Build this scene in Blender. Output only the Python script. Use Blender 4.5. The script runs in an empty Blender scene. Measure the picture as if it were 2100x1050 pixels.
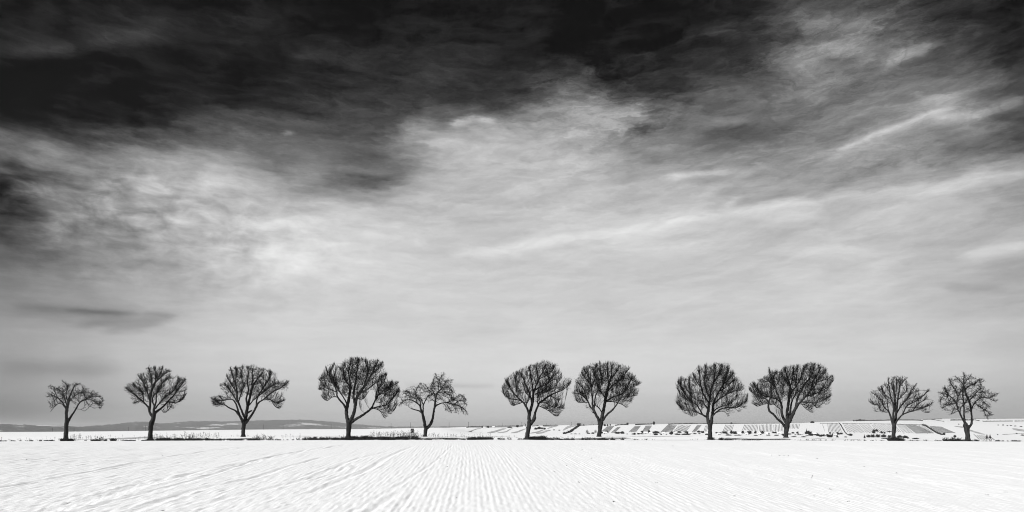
import bpy, math, random
import numpy as np
from math import sin, cos, tan, atan2, radians, pi, sqrt, exp, log

# ------------------------------------------------------------------ camera, light, sky, exposure
scene = bpy.context.scene
COL = scene.collection
F, CX, HY, EYE = 1400.0, 1050.0, 876.0, 1.5     # lens (24 mm on 36 mm), centre column, horizon row, eye height

cam_d = bpy.data.cameras.new("camera")
cam_d.sensor_width = 36.0
cam_d.lens = 24.0
cam_d.shift_y = (HY - 525.0) / 2100.0
cam_d.clip_start = 0.1
cam_d.clip_end = 60000.0
cam = bpy.data.objects.new("camera", cam_d)
cam.location = (0, 0, EYE)
cam.rotation_euler = (radians(90), 0, 0)
COL.objects.link(cam)
scene.camera = cam

EXPOSURE = 1.15
SUN_EL, SUN_AZ = radians(37), radians(-122)      # azimuth from +Y towards +X
sd = bpy.data.lights.new("sun", 'SUN')
sd.energy = 2.45
sd.angle = radians(1.5)
sd.color = (1.0, 1.0, 1.0)          # the photograph is black and white
sun = bpy.data.objects.new("sun", sd)
COL.objects.link(sun)
from mathutils import Vector
sdir = Vector((sin(SUN_AZ) * cos(SUN_EL), cos(SUN_AZ) * cos(SUN_EL), sin(SUN_EL)))
sun.rotation_euler = sdir.to_track_quat('Z', 'Y').to_euler()
sun.location = sdir * 60

scene.view_settings.view_transform = 'Standard'
scene.view_settings.look = 'None'
scene.view_settings.exposure = EXPOSURE
scene.view_settings.gamma = 1.0
scene.view_settings.use_curve_mapping = False
scene.cycles.use_denoising = True
scene.cycles.pixel_filter_type = 'BLACKMAN_HARRIS'
scene.cycles.filter_width = 1.05


class NT:
    """small helper round a node tree"""
    def __init__(self, tree):
        self.t = tree
        self.n = tree.nodes
        self.l = tree.links

    def put(self, sock, v):
        if hasattr(v, 'is_output'):
            self.l.new(v, sock)
        else:
            sock.default_value = v

    def m(self, op, a, b=0.0, c=0.0, clamp=False):
        n = self.n.new('ShaderNodeMath')
        n.operation = op
        n.use_clamp = clamp
        self.put(n.inputs[0], a)
        self.put(n.inputs[1], b)
        self.put(n.inputs[2], c)
        return n.outputs[0]

    def v(self, op, a, b=(0, 0, 0), s=None):
        n = self.n.new('ShaderNodeVectorMath')
        n.operation = op
        self.put(n.inputs[0], a)
        if op not in ('LENGTH', 'NORMALIZE', 'SCALE'):
            self.put(n.inputs[1], b)
        if s is not None:
            self.put(n.inputs['Scale'], s)
        return n.outputs['Value'] if op in ('DOT_PRODUCT', 'LENGTH', 'DISTANCE') else n.outputs['Vector']

    def xyz(self, x, y, z=0.0):
        n = self.n.new('ShaderNodeCombineXYZ')
        self.put(n.inputs[0], x)
        self.put(n.inputs[1], y)
        self.put(n.inputs[2], z)
        return n.outputs[0]

    def sep(self, v):
        n = self.n.new('ShaderNodeSeparateXYZ')
        self.l.new(v, n.inputs[0])
        return n.outputs

    def noise(self, vec, scale, detail=4.0, rough=0.55, dist=0.0, color=False):
        n = self.n.new('ShaderNodeTexNoise')
        if vec is not None:
            self.l.new(vec, n.inputs['Vector'])
        n.inputs['Scale'].default_value = scale
        n.inputs['Detail'].default_value = detail
        n.inputs['Roughness'].default_value = rough
        n.inputs['Distortion'].default_value = dist
        return n.outputs['Color'] if color else n.outputs['Fac']

    def ramp(self, fac, stops, interp='LINEAR', alpha=False):
        n = self.n.new('ShaderNodeValToRGB')
        self.put(n.inputs[0], fac)
        r = n.color_ramp
        r.interpolation = interp
        while len(r.elements) > 1:
            r.elements.remove(r.elements[-1])
        for i, (p, c) in enumerate(sorted(stops)):
            e = r.elements[0] if i == 0 else r.elements.new(p)
            e.position = p
            e.color = (c, c, c, c if alpha else 1) if not hasattr(c, '__len__') else (*c, 1)
        return n.outputs['Alpha' if alpha else 'Color']

    def maprange(self, v, a, b, c=0.0, d=1.0, kind='SMOOTHSTEP'):
        n = self.n.new('ShaderNodeMapRange')
        n.interpolation_type = kind
        self.put(n.inputs[0], v)
        for i, x in enumerate((a, b, c, d)):
            n.inputs[1 + i].default_value = x
        return n.outputs[0]


# ---- the sky: thin winter cloud over a clear blue that a red filter turns nearly black
def ang(px, py):
    x, z = (px - CX) / F, (HY - py) / F
    return math.atan2(x, 1.0), math.atan2(z, math.hypot(1.0, x))


world = bpy.data.worlds.new("World")
scene.world = world
world.use_nodes = True
world.cycles.sampling_method = 'MANUAL'
world.cycles.sample_map_resolution = 512
W = NT(world.node_tree)
W.n.clear()
w_out = W.n.new('ShaderNodeOutputWorld')
w_bg = W.n.new('ShaderNodeBackground')
W.l.new(w_bg.outputs[0], w_out.inputs[0])
tc = W.n.new('ShaderNodeTexCoord')
D = W.v('NORMALIZE', tc.outputs['Generated'])
dx, dy, dz = W.sep(D)
az = W.m('ARCTAN2', dx, dy)
el = W.m('ARCSINE', dz)
# fibrous structure lives on a high flat layer, so streaks converge on the horizon
den = W.m('ADD', W.m('MAXIMUM', dz, 0.0), 0.13)
lay = W.xyz(W.m('DIVIDE', dx, den), W.m('DIVIDE', dy, den), 0.0)
plane = W.xyz(W.m('MULTIPLY', az, 1.0), W.m('MULTIPLY', el, 1.0), 0.0)
stretch = W.xyz(W.m('MULTIPLY', az, 1.0), W.m('MULTIPLY', el, 3.2), 3.3)
wn1 = W.noise(stretch, 5.0, 6.0, 0.62, color=True)
wn2 = W.noise(stretch, 22.0, 5.0, 0.65, color=True)


def centred(c):
    n = W.n.new('ShaderNodeSeparateColor')
    W.l.new(c, n.inputs[0])
    return W.xyz(*[W.m('SUBTRACT', n.outputs[k], 0.5) for k in range(3)])


w1, w2 = centred(wn1), centred(wn2)
warp = W.v('ADD', W.v('MULTIPLY', w1, (0.17, 0.075, 0)), W.v('MULTIPLY', w2, (0.05, 0.022, 0)))
# less shift near the horizon, where the layers lie calm and flat
wamp = W.maprange(el, 0.0, 0.22, 0.25, 1.0)
P = W.v('ADD', plane, W.v('SCALE', warp, s=wamp))
Pf = W.v('ADD', plane, W.v('SCALE', warp, s=W.m('MULTIPLY', wamp, 0.30)))
pa, pe, _ = W.sep(P)

ROWS = [0, 75, 110, 150, 190, 225, 262, 300, 340, 375, 412, 450, 490, 525, 560, 600, 640, 675, 710, 750, 790, 825, 865]
GRID = [
 (0,    [10, 30, 40, 10, 12, 22, 35, 95, 110, 55, 55, 70, 90, 105, 120, 135, 148, 160, 165, 152, 158, 135, 112]),
 (150,  [15, 36, 30, 15, 22, 28, 48, 120, 115, 130, 130, 135, 128, 130, 140, 155, 152, 165, 178, 170, 172, 160, 145]),
 (300,  [15, 42, 34, 18, 25, 32, 45, 140, 165, 185, 168, 152, 150, 155, 165, 180, 170, 185, 198, 195, 190, 180, 168]),
 (450,  [18, 25, 25, 22, 32, 46, 70, 130, 172, 200, 195, 192, 188, 188, 190, 198, 200, 205, 208, 206, 200, 189, 180]),
 (600,  [12, 25, 30, 30, 45, 60, 75, 110, 122, 162, 190, 206, 216, 222, 220, 214, 212, 212, 213, 214, 208, 198, 190]),
 (750,  [12, 30, 38, 45, 52, 72, 80, 88, 88, 130, 168, 202, 208, 212, 212, 212, 210, 212, 214, 217, 212, 202, 195]),
 (900,  [19, 30, 32, 45, 55, 62, 140, 178, 172, 186, 187, 200, 203, 204, 206, 208, 210, 212, 215, 220, 213, 204, 198]),
 (1050, [15, 27, 33, 40, 53, 60, 170, 190, 190, 186, 183, 203, 206, 205, 205, 206, 208, 212, 215, 222, 214, 206, 200]),
 (1200, [7, 11, 22, 36, 85, 140, 165, 180, 182, 182, 187, 205, 210, 201, 201, 204, 207, 210, 214, 222, 214, 205, 200]),
 (1350, [13, 20, 27, 44, 62, 88, 118, 132, 162, 180, 190, 205, 211, 197, 200, 205, 208, 210, 214, 221, 211, 202, 197]),
 (1500, [24, 42, 42, 56, 85, 104, 106, 108, 155, 166, 174, 203, 197, 196, 205, 207, 210, 212, 214, 219, 208, 198, 192]),
 (1650, [62, 110, 108, 105, 116, 118, 116, 138, 150, 160, 178, 200, 198, 199, 205, 208, 209, 211, 213, 217, 207, 196, 188]),
 (1800, [55, 96, 88, 100, 116, 124, 140, 140, 146, 157, 194, 191, 196, 204, 206, 204, 205, 208, 211, 214, 205, 192, 184]),
 (1950, [24, 44, 66, 88, 104, 132, 128, 112, 168, 180, 188, 185, 186, 186, 190, 182, 193, 202, 207, 211, 202, 187, 180]),
 (2100, [12, 22, 35, 62, 86, 78, 84, 122, 162, 152, 146, 156, 188, 168, 172, 175, 183, 190, 197, 203, 196, 182, 175]),
]
# one ramp of brightness against elevation per bearing, blended sideways; el is given as tan(el)/cos(az) at that bearing
gray = None
tanel = W.m('DIVIDE', W.m('TANGENT', W.m('MINIMUM', W.m('MAXIMUM', pe, 0.0), 1.4)), W.m('MAXIMUM', W.m('COSINE', W.m('MINIMUM', W.m('MAXIMUM', pa, -0.75), 0.75)), 0.5))
fac = W.m('DIVIDE', tanel, 900.0 / F)
azs = [math.atan((x - CX) / F) for x, _ in GRID]
for i, (x, vals) in enumerate(GRID):
    stops = sorted([(max(0.0, (HY - y) / 900.0), (v + max(0.0, 14.0 - y / 16.0)) / 255.0) for y, v in zip(ROWS, vals)])
    col = W.ramp(fac, stops, 'B_SPLINE', True)
    wl = W.maprange(pa, azs[i - 1], azs[i]) if i > 0 else 1.0
    wr = W.maprange(pa, azs[i], azs[i + 1], 1.0, 0.0) if i < len(GRID) - 1 else 1.0
    wgt = W.m('MULTIPLY', wl, wr)
    gray = W.m('MULTIPLY', col, wgt) if gray is None else W.m('ADD', gray, W.m('MULTIPLY', col, wgt))


def stroke(p0, p1, sig, amp, fine=True):
    """a soft streak of thicker or thinner cloud between two bearings"""
    global gray
    a, b = ang(*p0), ang(*p1)
    ab = (b[0] - a[0], b[1] - a[1], 0)
    L2 = ab[0] ** 2 + ab[1] ** 2
    q = W.v('SUBTRACT', Pf if fine else P, (a[0], a[1], 0))
    t = W.m('MINIMUM', W.m('MAXIMUM', W.m('MULTIPLY', W.v('DOT_PRODUCT', q, ab), 1.0 / L2), 0.0), 1.0)
    r = W.v('LENGTH', W.v('SUBTRACT', q, W.v('SCALE', ab, s=t)))
    s = sig / F * 0.85
    d2 = W.m('POWER', W.m('MULTIPLY', r, 1.0 / s), 2.0)
    # fades towards both ends
    tap = W.m('MULTIPLY', W.m('SUBTRACT', 1.0, W.m('POWER', W.m('ABSOLUTE', W.m('SUBTRACT', W.m('MULTIPLY', t, 2.0), 1.0)), 4.0)), amp * 0.6 / 255.0)
    tap = W.m('ADD', tap, amp * 0.4 / 255.0)
    gray = W.m('ADD', gray, W.m('MULTIPLY', W.m('EXPONENT', W.m('MULTIPLY', d2, -0.5)), tap))


def path(pts, sig, amp, fine=True):
    for a, b in zip(pts[:-1], pts[1:]):
        stroke(a, b, sig, amp, fine)


path([(930, 520), (1200, 486), (1450, 444), (1700, 407), (1980, 380), (2110, 356)], 10, 23)
path([(560, 404), (700, 378), (840, 362)], 12, -20)
path([(590, 342), (820, 342)], 8, 16)
path([(1500, 215), (1640, 190), (1700, 168)], 16, 10)
path([(880, 330), (1010, 322)], 6, 12)
path([(1440, 75), (1600, 68)], 7, 12)
path([(600, 105), (700, 118), (800, 150)], 10, 8)
path([(340, 30), (330, 75), (260, 95)], 14, 8)
path([(1450, 428), (1640, 398)], 9, -16)
path([(1690, 324), (1800, 284), (1900, 244), (1960, 230)], 15, 18)
path([(1720, 306), (1810, 270), (1880, 246), (1940, 226)], 4, 34)
path([(1870, 218), (1970, 206)], 13, 26)
path([(1905, 252), (1990, 238), (2045, 217), (2095, 206)], 6, 40)
path([(1375, 364), (1430, 353), (1498, 350)], 6, 28)
path([(1300, 382), (1400, 362)], 12, 10)
path([(925, 258), (975, 245), (1022, 251)], 5, 52)
path([(900, 250), (975, 231), (1050, 240)], 8, -18)
path([(1810, 122), (1850, 112), (1905, 98)], 9, 48)
path([(1990, 524), (2110, 498)], 9, 28)
path([(40, 629), (260, 641)], 7, -20)
path([(170, 664), (350, 657)], 8, -28)
path([(140, 636), (300, 642), (360, 652)], 4, -18)
path([(230, 676), (330, 668)], 4, -14)
path([(215, 683), (300, 681)], 5, -16)
path([(835, 790), (1010, 791)], 4, -16)
path([(0, 750), (230, 764)], 11, -16)
path([(0, 375), (70, 362)], 18, -24)
path([(1400, 250), (1520, 245)], 9, 22)
path([(1430, 276), (1600, 272)], 12, -16)
path([(1935, 591), (2045, 588)], 7, -18)
path([(1480, 428), (1530, 395), (1600, 382)], 9, 16)
path([(0, 100), (90, 106), (190, 88), (310, 76)], 12, 14)
path([(0, 128), (180, 120), (400, 108)], 13, -8)
path([(1620, 55), (1700, 40), (1790, 45)], 12, 24)
path([(1610, 130), (1690, 100), (1790, 108)], 12, 28)
path([(1610, 82), (1720, 70)], 9, -14)
path([(1690, 118), (1760, 118)], 6, -20)
path([(690, 330), (880, 318)], 14, -12)
path([(440, 300), (700, 286)], 10, -10)
path([(1150, 200), (1210, 150), (1235, 150)], 10, 24)
path([(1290, 240), (1330, 200)], 14, 26)
path([(1280, 262), (1330, 268)], 8, -30)
path([(580, 273), (600, 270)], 4, 34)
path([(1980, 345), (2100, 318)], 14, 18)
path([(1960, 310), (2100, 288)], 14, -22)
path([(0, 460), (120, 500)], 40, -14, False)
path([(520, 560), (640, 540)], 16, 10)
path([(430, 545), (480, 540)], 9, 12)
path([(1520, 475), (1660, 490)], 12, -12)
path([(1600, 510), (1760, 505)], 12, 8)


def blob(px, py, a, b):
    c = ang(px, py)
    q = W.v('MULTIPLY', W.v('SUBTRACT', P, (c[0], c[1], 0)), (F / a / 0.85, F / b / 0.85, 0))
    return W.m('EXPONENT', W.m('MULTIPLY', W.v('DOT_PRODUCT', q, q), -0.5))


# mottled cloudlets, fibres and a fine overall unevenness
mot = W.m('SUBTRACT', W.noise(W.xyz(az, W.m('MULTIPLY', el, 1.9), 7.0), 26.0, 5.0, 0.55, 0.4), 0.5)
gray = W.m('ADD', gray, W.m('MULTIPLY', W.m('MULTIPLY', mot, blob(230, 420, 190, 75)), 0.62))
gray = W.m('ADD', gray, W.m('MULTIPLY', W.m('MULTIPLY', mot, blob(470, 500, 200, 80)), 0.28))
fib = W.m('SUBTRACT', W.noise(W.v('ADD', W.xyz(W.m('ADD', az, W.m('MULTIPLY', el, 0.9)), W.m('MULTIPLY', el, 2.6), 1.0), W.v('SCALE', w1, s=0.30)), 17.0, 9.0, 0.66, 1.2), 0.5)
fm = W.m('ADD', W.m('ADD', blob(1240, 225, 110, 75), blob(1720, 80, 170, 75)), W.m('MULTIPLY', blob(1880, 270, 260, 70), 0.6))
gray = W.m('ADD', gray, W.m('MULTIPLY', W.m('MULTIPLY', fib, fm), 0.55))
veil = W.m('SUBTRACT', W.noise(W.v('MULTIPLY', lay, (1.0, 1.5, 1.0)), 1.5, 10.0, 0.6, 0.6), 0.5)
vamp = W.ramp(W.m('MULTIPLY', tanel, F / 900.0), [(0.0, 0.02), (0.15, 0.055), (0.4, 0.17), (0.62, 0.33), (0.8, 0.22), (1.0, 0.15)], alpha=True)
gray = W.m('ADD', gray, W.m('MULTIPLY', veil, vamp))
streak = W.m('SUBTRACT', W.noise(W.v('ADD', W.xyz(W.m('MULTIPLY', az, 1.3), W.m('MULTIPLY', el, 9.0), 0.0), W.v('SCALE', w1, s=0.5)), 9.0, 7.0, 0.6), 0.5)
gray = W.m('ADD', gray, W.m('MULTIPLY', streak, W.m('MULTIPLY', vamp, 0.9)))
swn = W.noise(W.v('ADD', W.xyz(W.m('MULTIPLY_ADD', el, 0.27, az), W.m('MULTIPLY', W.m('MULTIPLY_ADD', az, -0.27, el), 7.0), 4.0), W.v('SCALE', w1, s=0.25)), 8.0, 8.0, 0.56, 0.6)
sweep = W.m('SUBTRACT', swn, 0.5)
gray = W.m('ADD', gray, W.m('MULTIPLY', W.m('MULTIPLY', sweep, blob(1650, 330, 520, 190)), 0.20))
gray = W.m('ADD', gray, W.m('MULTIPLY', W.m('MULTIPLY', sweep, blob(800, 330, 330, 120)), 0.13))
smk = W.m('SUBTRACT', W.noise(W.v('ADD', W.xyz(W.m('MULTIPLY', az, 1.0), W.m('MULTIPLY', el, 2.4), 9.0), W.v('SCALE', w1, s=0.3)), 11.0, 8.0, 0.6, 0.8), 0.47)
gray = W.m('ADD', gray, W.m('MULTIPLY', smk, W.maprange(el, 0.28, 0.46, 0.0, 0.25)))
gray = W.m('MAXIMUM', gray, 0.01)
lin = W.m('POWER', gray, 2.2)

nish = W.n.new('ShaderNodeTexSky')
nish.sky_type = 'NISHITA'
nish.sun_disc = False
nish.sun_elevation = SUN_EL
nish.sun_rotation = SUN_AZ
red = W.n.new('ShaderNodeSeparateColor')           # a red filter on black and white film
W.l.new(nish.outputs[0], red.inputs[0])
SKY = 0.1
clear = W.m('MULTIPLY', W.m('MINIMUM', red.outputs[0], 3.0), 0.004)
# the air between (the haze box below) adds a little light of its own on the way
AIR_D, AIR_TOP = 0.7 / 8000.0, 92.0
air = W.m('DIVIDE', AIR_D * AIR_TOP * 0.42, W.m('MAXIMUM', dz, 0.15))
lin = W.m('MAXIMUM', W.m('SUBTRACT', lin, air), 0.0004)
tot = W.m('ADD', W.m('MULTIPLY', lin, 1.0 / (SKY * 2 ** EXPOSURE)), clear)
cc = W.n.new('ShaderNodeCombineColor')
for k in range(3):
    W.l.new(tot, cc.inputs[k])
W.l.new(cc.outputs[0], w_bg.inputs['Color'])
w_bg.inputs['Strength'].default_value = SKY


# ------------------------------------------------------------------ helpers
def tag(o, label=None, cat=None, group=None, kind=None):
    if label:
        o['label'] = label
    if cat:
        o['category'] = cat
    if group:
        o['group'] = group
    if kind:
        o['kind'] = kind
    return o


def empty(name, loc):
    o = bpy.data.objects.new(name, None)
    o.empty_display_size = 0.3
    o.location = loc
    COL.objects.link(o)
    return o


def mesh_obj(name, verts, faces, mat, parent=None, smooth=True, loc=None):
    me = bpy.data.meshes.new(name)
    verts = np.asarray(verts, dtype=np.float32)
    if isinstance(faces, np.ndarray):
        nf, k = faces.shape
        me.vertices.add(len(verts))
        me.vertices.foreach_set('co', verts.ravel())
        me.loops.add(nf * k)
        me.loops.foreach_set('vertex_index', faces.ravel().astype(np.int32))
        me.polygons.add(nf)
        me.polygons.foreach_set('loop_start', np.arange(0, nf * k, k, dtype=np.int32))
        me.update(calc_edges=True)
    else:
        me.from_pydata([tuple(v) for v in verts], [], faces)
    if smooth:
        me.polygons.foreach_set('use_smooth', np.ones(len(me.polygons), dtype=bool))
    me.materials.append(mat)
    me.validate()
    o = bpy.data.objects.new(name, me)
    COL.objects.link(o)
    if parent is not None:
        o.parent = parent
    if loc is not None:
        o.location = loc
    return o


def material(name, build):
    m = bpy.data.materials.new(name)
    m.use_nodes = True
    t = NT(m.node_tree)
    b = m.node_tree.nodes['Principled BSDF']
    b.inputs['Specular IOR Level'].default_value = 0.08
    build(t, b)
    return m


def hash2(ix, iy, seed):
    h = (ix.astype(np.int64) * 374761393 + iy.astype(np.int64) * 668265263 + seed * 1442695041) & 0xffffffff
    h = ((h ^ (h >> 13)) * 1274126177) & 0xffffffff
    h = h ^ (h >> 16)
    return (h & 0xffff) / 65535.0


def vnoise(x, y, seed=0):
    x = np.asarray(x, dtype=np.float64)
    y = np.asarray(y, dtype=np.float64)
    ix, iy = np.floor(x), np.floor(y)
    fx, fy = x - ix, y - iy
    fx = fx * fx * (3 - 2 * fx)
    fy = fy * fy * (3 - 2 * fy)
    a, b = hash2(ix, iy, seed), hash2(ix + 1, iy, seed)
    c, d = hash2(ix, iy + 1, seed), hash2(ix + 1, iy + 1, seed)
    return (a * (1 - fx) + b * fx) * (1 - fy) + (c * (1 - fx) + d * fx) * fy - 0.5


def prisms(P0, P1, r0, r1, n=3):
    """many thin tapered sticks as one vertex and face array"""
    P0, P1 = np.asarray(P0, float), np.asarray(P1, float)
    r0, r1 = np.asarray(r0, float)[:, None], np.asarray(r1, float)[:, None]
    d = P1 - P0
    d /= np.maximum(np.linalg.norm(d, axis=1, keepdims=True), 1e-6)
    ref = np.where(np.abs(d[:, 2:3]) < 0.9, np.array([[0, 0, 1.0]]), np.array([[1.0, 0, 0]]))
    u = np.cross(d, ref)
    u /= np.linalg.norm(u, axis=1, keepdims=True)
    v = np.cross(d, u)
    N = len(P0)
    V = np.zeros((N, 2 * n, 3))
    for k in range(n):
        a = 2 * pi * k / n
        o = u * cos(a) + v * sin(a)
        V[:, k] = P0 + o * r0
        V[:, n + k] = P1 + o * r1
    base = np.arange(N)[:, None] * 2 * n
    Fc = [np.concatenate([base + k, base + (k + 1) % n, base + n + (k + 1) % n, base + n + k], axis=1) for k in range(n)]
    return V.reshape(-1, 3), np.concatenate(Fc, axis=0)


def tube(pts, rad, n=8, rough=0.0, rng=None):
    """one smooth tapering limb along a path"""
    pts = np.asarray(pts, float)
    rad = np.asarray(rad, float)
    N = len(pts)
    tg = np.gradient(pts, axis=0)
    tg /= np.linalg.norm(tg, axis=1, keepdims=True)
    u = np.cross(tg[0], [0.0, 1.0, 0.02])
    u /= np.linalg.norm(u)
    V = []
    for i in range(N):
        u = u - tg[i] * np.dot(u, tg[i])
        u /= np.linalg.norm(u)
        w = np.cross(tg[i], u)
        for k in range(n):
            a = 2 * pi * k / n
            rr = rad[i] * (1 + (rough * (rng.random() - 0.5) * 2 if rng is not None else 0))
            V.append(pts[i] + (u * cos(a) + w * sin(a)) * rr)
    Fc = []
    for i in range(N - 1):
        for k in range(n):
            k2 = (k + 1) % n
            Fc.append((i * n + k, i * n + k2, (i + 1) * n + k2, (i + 1) * n + k))
    Fc.append(tuple(range(n - 1, -1, -1)))
    Fc.append(tuple((N - 1) * n + k for k in range(n)))
    return V, Fc


def resample(pts, step):
    """Catmull-Rom through points with any number of columns"""
    pts = np.asarray(pts, float)
    out = []
    for i in range(len(pts) - 1):
        p0 = pts[max(i - 1, 0)]
        p1, p2 = pts[i], pts[i + 1]
        p3 = pts[min(i + 2, len(pts) - 1)]
        L = np.linalg.norm((p2 - p1)[:3])
        n = max(1, int(round(L / step)))
        for k in range(n):
            t = k / n
            out.append(0.5 * ((2 * p1) + (-p0 + p2) * t + (2 * p0 - 5 * p1 + 4 * p2 - p3) * t * t + (-p0 + 3 * p1 - 3 * p2 + p3) * t ** 3))
    out.append(pts[-1])
    return np.array(out)


# ------------------------------------------------------------------ materials
def snow_mat(name, scale, dist, attr=False, tone=0.86):
    def build(t, b):
        c = t.n.new('ShaderNodeTexCoord').outputs['Object']
        n1 = t.noise(c, scale, 6.0, 0.6)
        n2 = t.noise(c, 0.05, 3.0, 0.5)
        k = t.m('MULTIPLY_ADD', n2, 0.05, tone - 0.025)
        if attr:
            a = t.n.new('ShaderNodeAttribute')
            a.attribute_name = 'bare'
            nz = t.noise(c, 16.0, 4.0, 0.6)
            f = t.maprange(t.m('ADD', a.outputs['Fac'], t.m('SUBTRACT', nz, 0.5)), 0.62, 0.88)
            mix = t.n.new('ShaderNodeMix')
            mix.data_type = 'RGBA'
            t.l.new(f, mix.inputs['Factor'])
            cb = t.xyz(k, k, k)
            t.l.new(cb, mix.inputs[6])
            mix.inputs[7].default_value = (0.10, 0.10, 0.10, 1)
            t.l.new(mix.outputs[2], b.inputs['Base Color'])
        else:
            t.l.new(t.xyz(k, k, k), b.inputs['Base Color'])
        b.inputs['Roughness'].default_value = 0.7
        bp = t.n.new('ShaderNodeBump')
        bp.inputs['Strength'].default_value = 0.5
        bp.inputs['Distance'].default_value = dist
        t.l.new(n1, bp.inputs['Height'])
        t.l.new(bp.outputs[0], b.inputs['Normal'])
    return material(name, build)


def tone_mat(name, lo, hi, scale, rough=0.9, bump=0.0, stretch=(1, 1, 1)):
    def build(t, b):
        c = t.v('MULTIPLY', t.n.new('ShaderNodeTexCoord').outputs['Object'], stretch)
        n1 = t.noise(c, scale, 6.0, 0.6)
        t.l.new(t.ramp(n1, [(0.3, lo), (0.7, hi)]), b.inputs['Base Color'])
        b.inputs['Roughness'].default_value = rough
        if bump:
            bp = t.n.new('ShaderNodeBump')
            bp.inputs['Strength'].default_value = 0.8
            bp.inputs['Distance'].default_value = bump
            t.l.new(n1, bp.inputs['Height'])
            t.l.new(bp.outputs[0], b.inputs['Normal'])
    return material(name, build)


M_FIELD = snow_mat('field_snow', 30.0, 0.012, True)
M_SNOW = snow_mat('far_snow', 1.5, 0.05)
M_BARK = tone_mat('bark', 0.006, 0.052, 7.0, 0.95, 0.05, (1, 1, 0.25))
M_TWIG = tone_mat('twig', 0.008, 0.015, 3.0)
M_WEED = tone_mat('dry_weed', 0.06, 0.16, 2.0)
M_GRASS = tone_mat('dark_grass', 0.018, 0.05, 1.2)
M_BUSH = tone_mat('bush', 0.008, 0.03, 0.15)
M_PALEBUSH = tone_mat('pale_bush', 0.12, 0.25, 0.2)
M_HEDGE = tone_mat('hedge', 0.012, 0.04, 0.12)
M_STRIP = tone_mat('ploughed', 0.12, 0.72, 0.12, 0.95)
M_VINE = tone_mat('vine_wood', 0.03, 0.10, 0.06)
M_ROOF = tone_mat('snowy_roof', 0.8, 0.86, 0.2)
M_WALL = tone_mat('house_wall', 0.45, 0.62, 0.3)
M_DARK = tone_mat('dark_opening', 0.02, 0.04, 0.5)
M_POLE = tone_mat('pole_wood', 0.05, 0.09, 1.0)
M_SIGN = tone_mat('sign_dark', 0.015, 0.03, 4.0)
M_SIGNP = tone_mat('sign_pale', 0.2, 0.3, 5.0)


def hill_build(t, b):
    c = t.n.new('ShaderNodeTexCoord').outputs['Object']
    n1 = t.noise(t.v('MULTIPLY', c, (1, 0.5, 3)), 0.005, 6.0, 0.65)
    n2 = t.noise(t.v('MULTIPLY', c, (1, 1, 3)), 0.03, 5.0, 0.75)
    n3 = t.noise(t.v('MULTIPLY', c, (0.5, 0.45, 6)), 0.004, 6.0, 0.68)
    g = t.m('ADD', t.m('MULTIPLY', t.m('POWER', n1, 2.0), 0.10), t.m('MULTIPLY', t.m('POWER', n2, 3.0), 0.50))
    sp = t.maprange(n3, 0.565, 0.62)
    g2 = t.m('MULTIPLY_ADD', sp, 0.6, g)
    t.l.new(t.xyz(g2, g2, g2), b.inputs['Base Color'])
    b.inputs['Roughness'].default_value = 1.0
    b.inputs['Specular IOR Level'].default_value = 0.0


M_HILL = material('wooded_hill', hill_build)

# ------------------------------------------------------------------ terrain
XK = [-1500, 0, 700, 900, 1000, 1300, 1500, 1600, 1700, 1800, 1950, 2100, 3600]
TAB = [
 (84,   [905, 903.4, 901.8, 901.4, 901.4, 901.6, 901.8, 902.2, 902.8, 903.4, 904.2, 904.8, 905.4]),
 (92,   [895.6] * 6 + [895.2, 897.6, 900, 903, 904.6, 905.2, 905.5]),
 (100,  [895.0] * 6 + [894.6, 897.2, 899.6, 902.6, 904.5, 905.2, 905.5]),
 (150,  [894, 893.6, 892, 891, 892.3, 894.4, 894.8, 898, 901, 904.5, 907, 908, 908]),
 (300,  [891, 890, 886, 884, 890.5, 894, 894.8, 898, 900.5, 902.5, 904.5, 906, 906]),
 (600,  [888, 886.6, 881.4, 879, 889.3, 893.6, 894.4, 897, 899.5, 901, 903, 904, 904]),
 (850,  [887, 886.2, 880.6, 878.2, 888.4, 892, 892.6, 893, 895, 898, 898, 900, 900]),
 (1000, [887, 886, 880.3, 877.9, 881.5, 883, 882, 882, 884, 889, 890, 893, 893]),
 (1150, [886.8, 885.8, 880.1, 877.6, 876.8, 875.5, 873.5, 873.5, 874.5, 878.5, 882, 884, 884]),
 (1300, [886.8, 885.8, 880.1, 877.4, 874.0, 870.2, 868.6, 868.0, 868.0, 869.0, 875.0, 876, 876]),
 (1400, [887, 886, 880.3, 877.4, 874.2, 870.0, 868.6, 868.2, 867.5, 868.6, 872.5, 872, 872]),
 (1800, [888, 887, 881.5, 878.3, 876, 872.5, 870.5, 869.0, 866.2, 866.0, 868.0, 867.5, 867]),
 (2500, [890, 889, 884, 880, 878, 875, 872.5, 869.5, 864.8, 861.6, 863.2, 863.0, 863]),
 (3400, [892, 890, 885, 881, 879, 876, 874, 871, 867.0, 863.4, 858.6, 857.8, 857.5]),
 (4200, [892, 890, 885, 881, 880, 878, 876, 873, 870.0, 866.5, 861.5, 859.8, 859.5]),
]
TY = np.array([log(r[0]) for r in TAB])
TV = np.array([np.array(r[1], float) for r in TAB])


def _smooth_x(x):
    j = np.clip(np.searchsorted(XK, x) - 1, 0, len(XK) - 2)
    xk = np.array(XK, float)
    t = np.clip((x - xk[j]) / (xk[j + 1] - xk[j]), 0, 1)
    return j, t * t * (3 - 2 * t)


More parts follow.
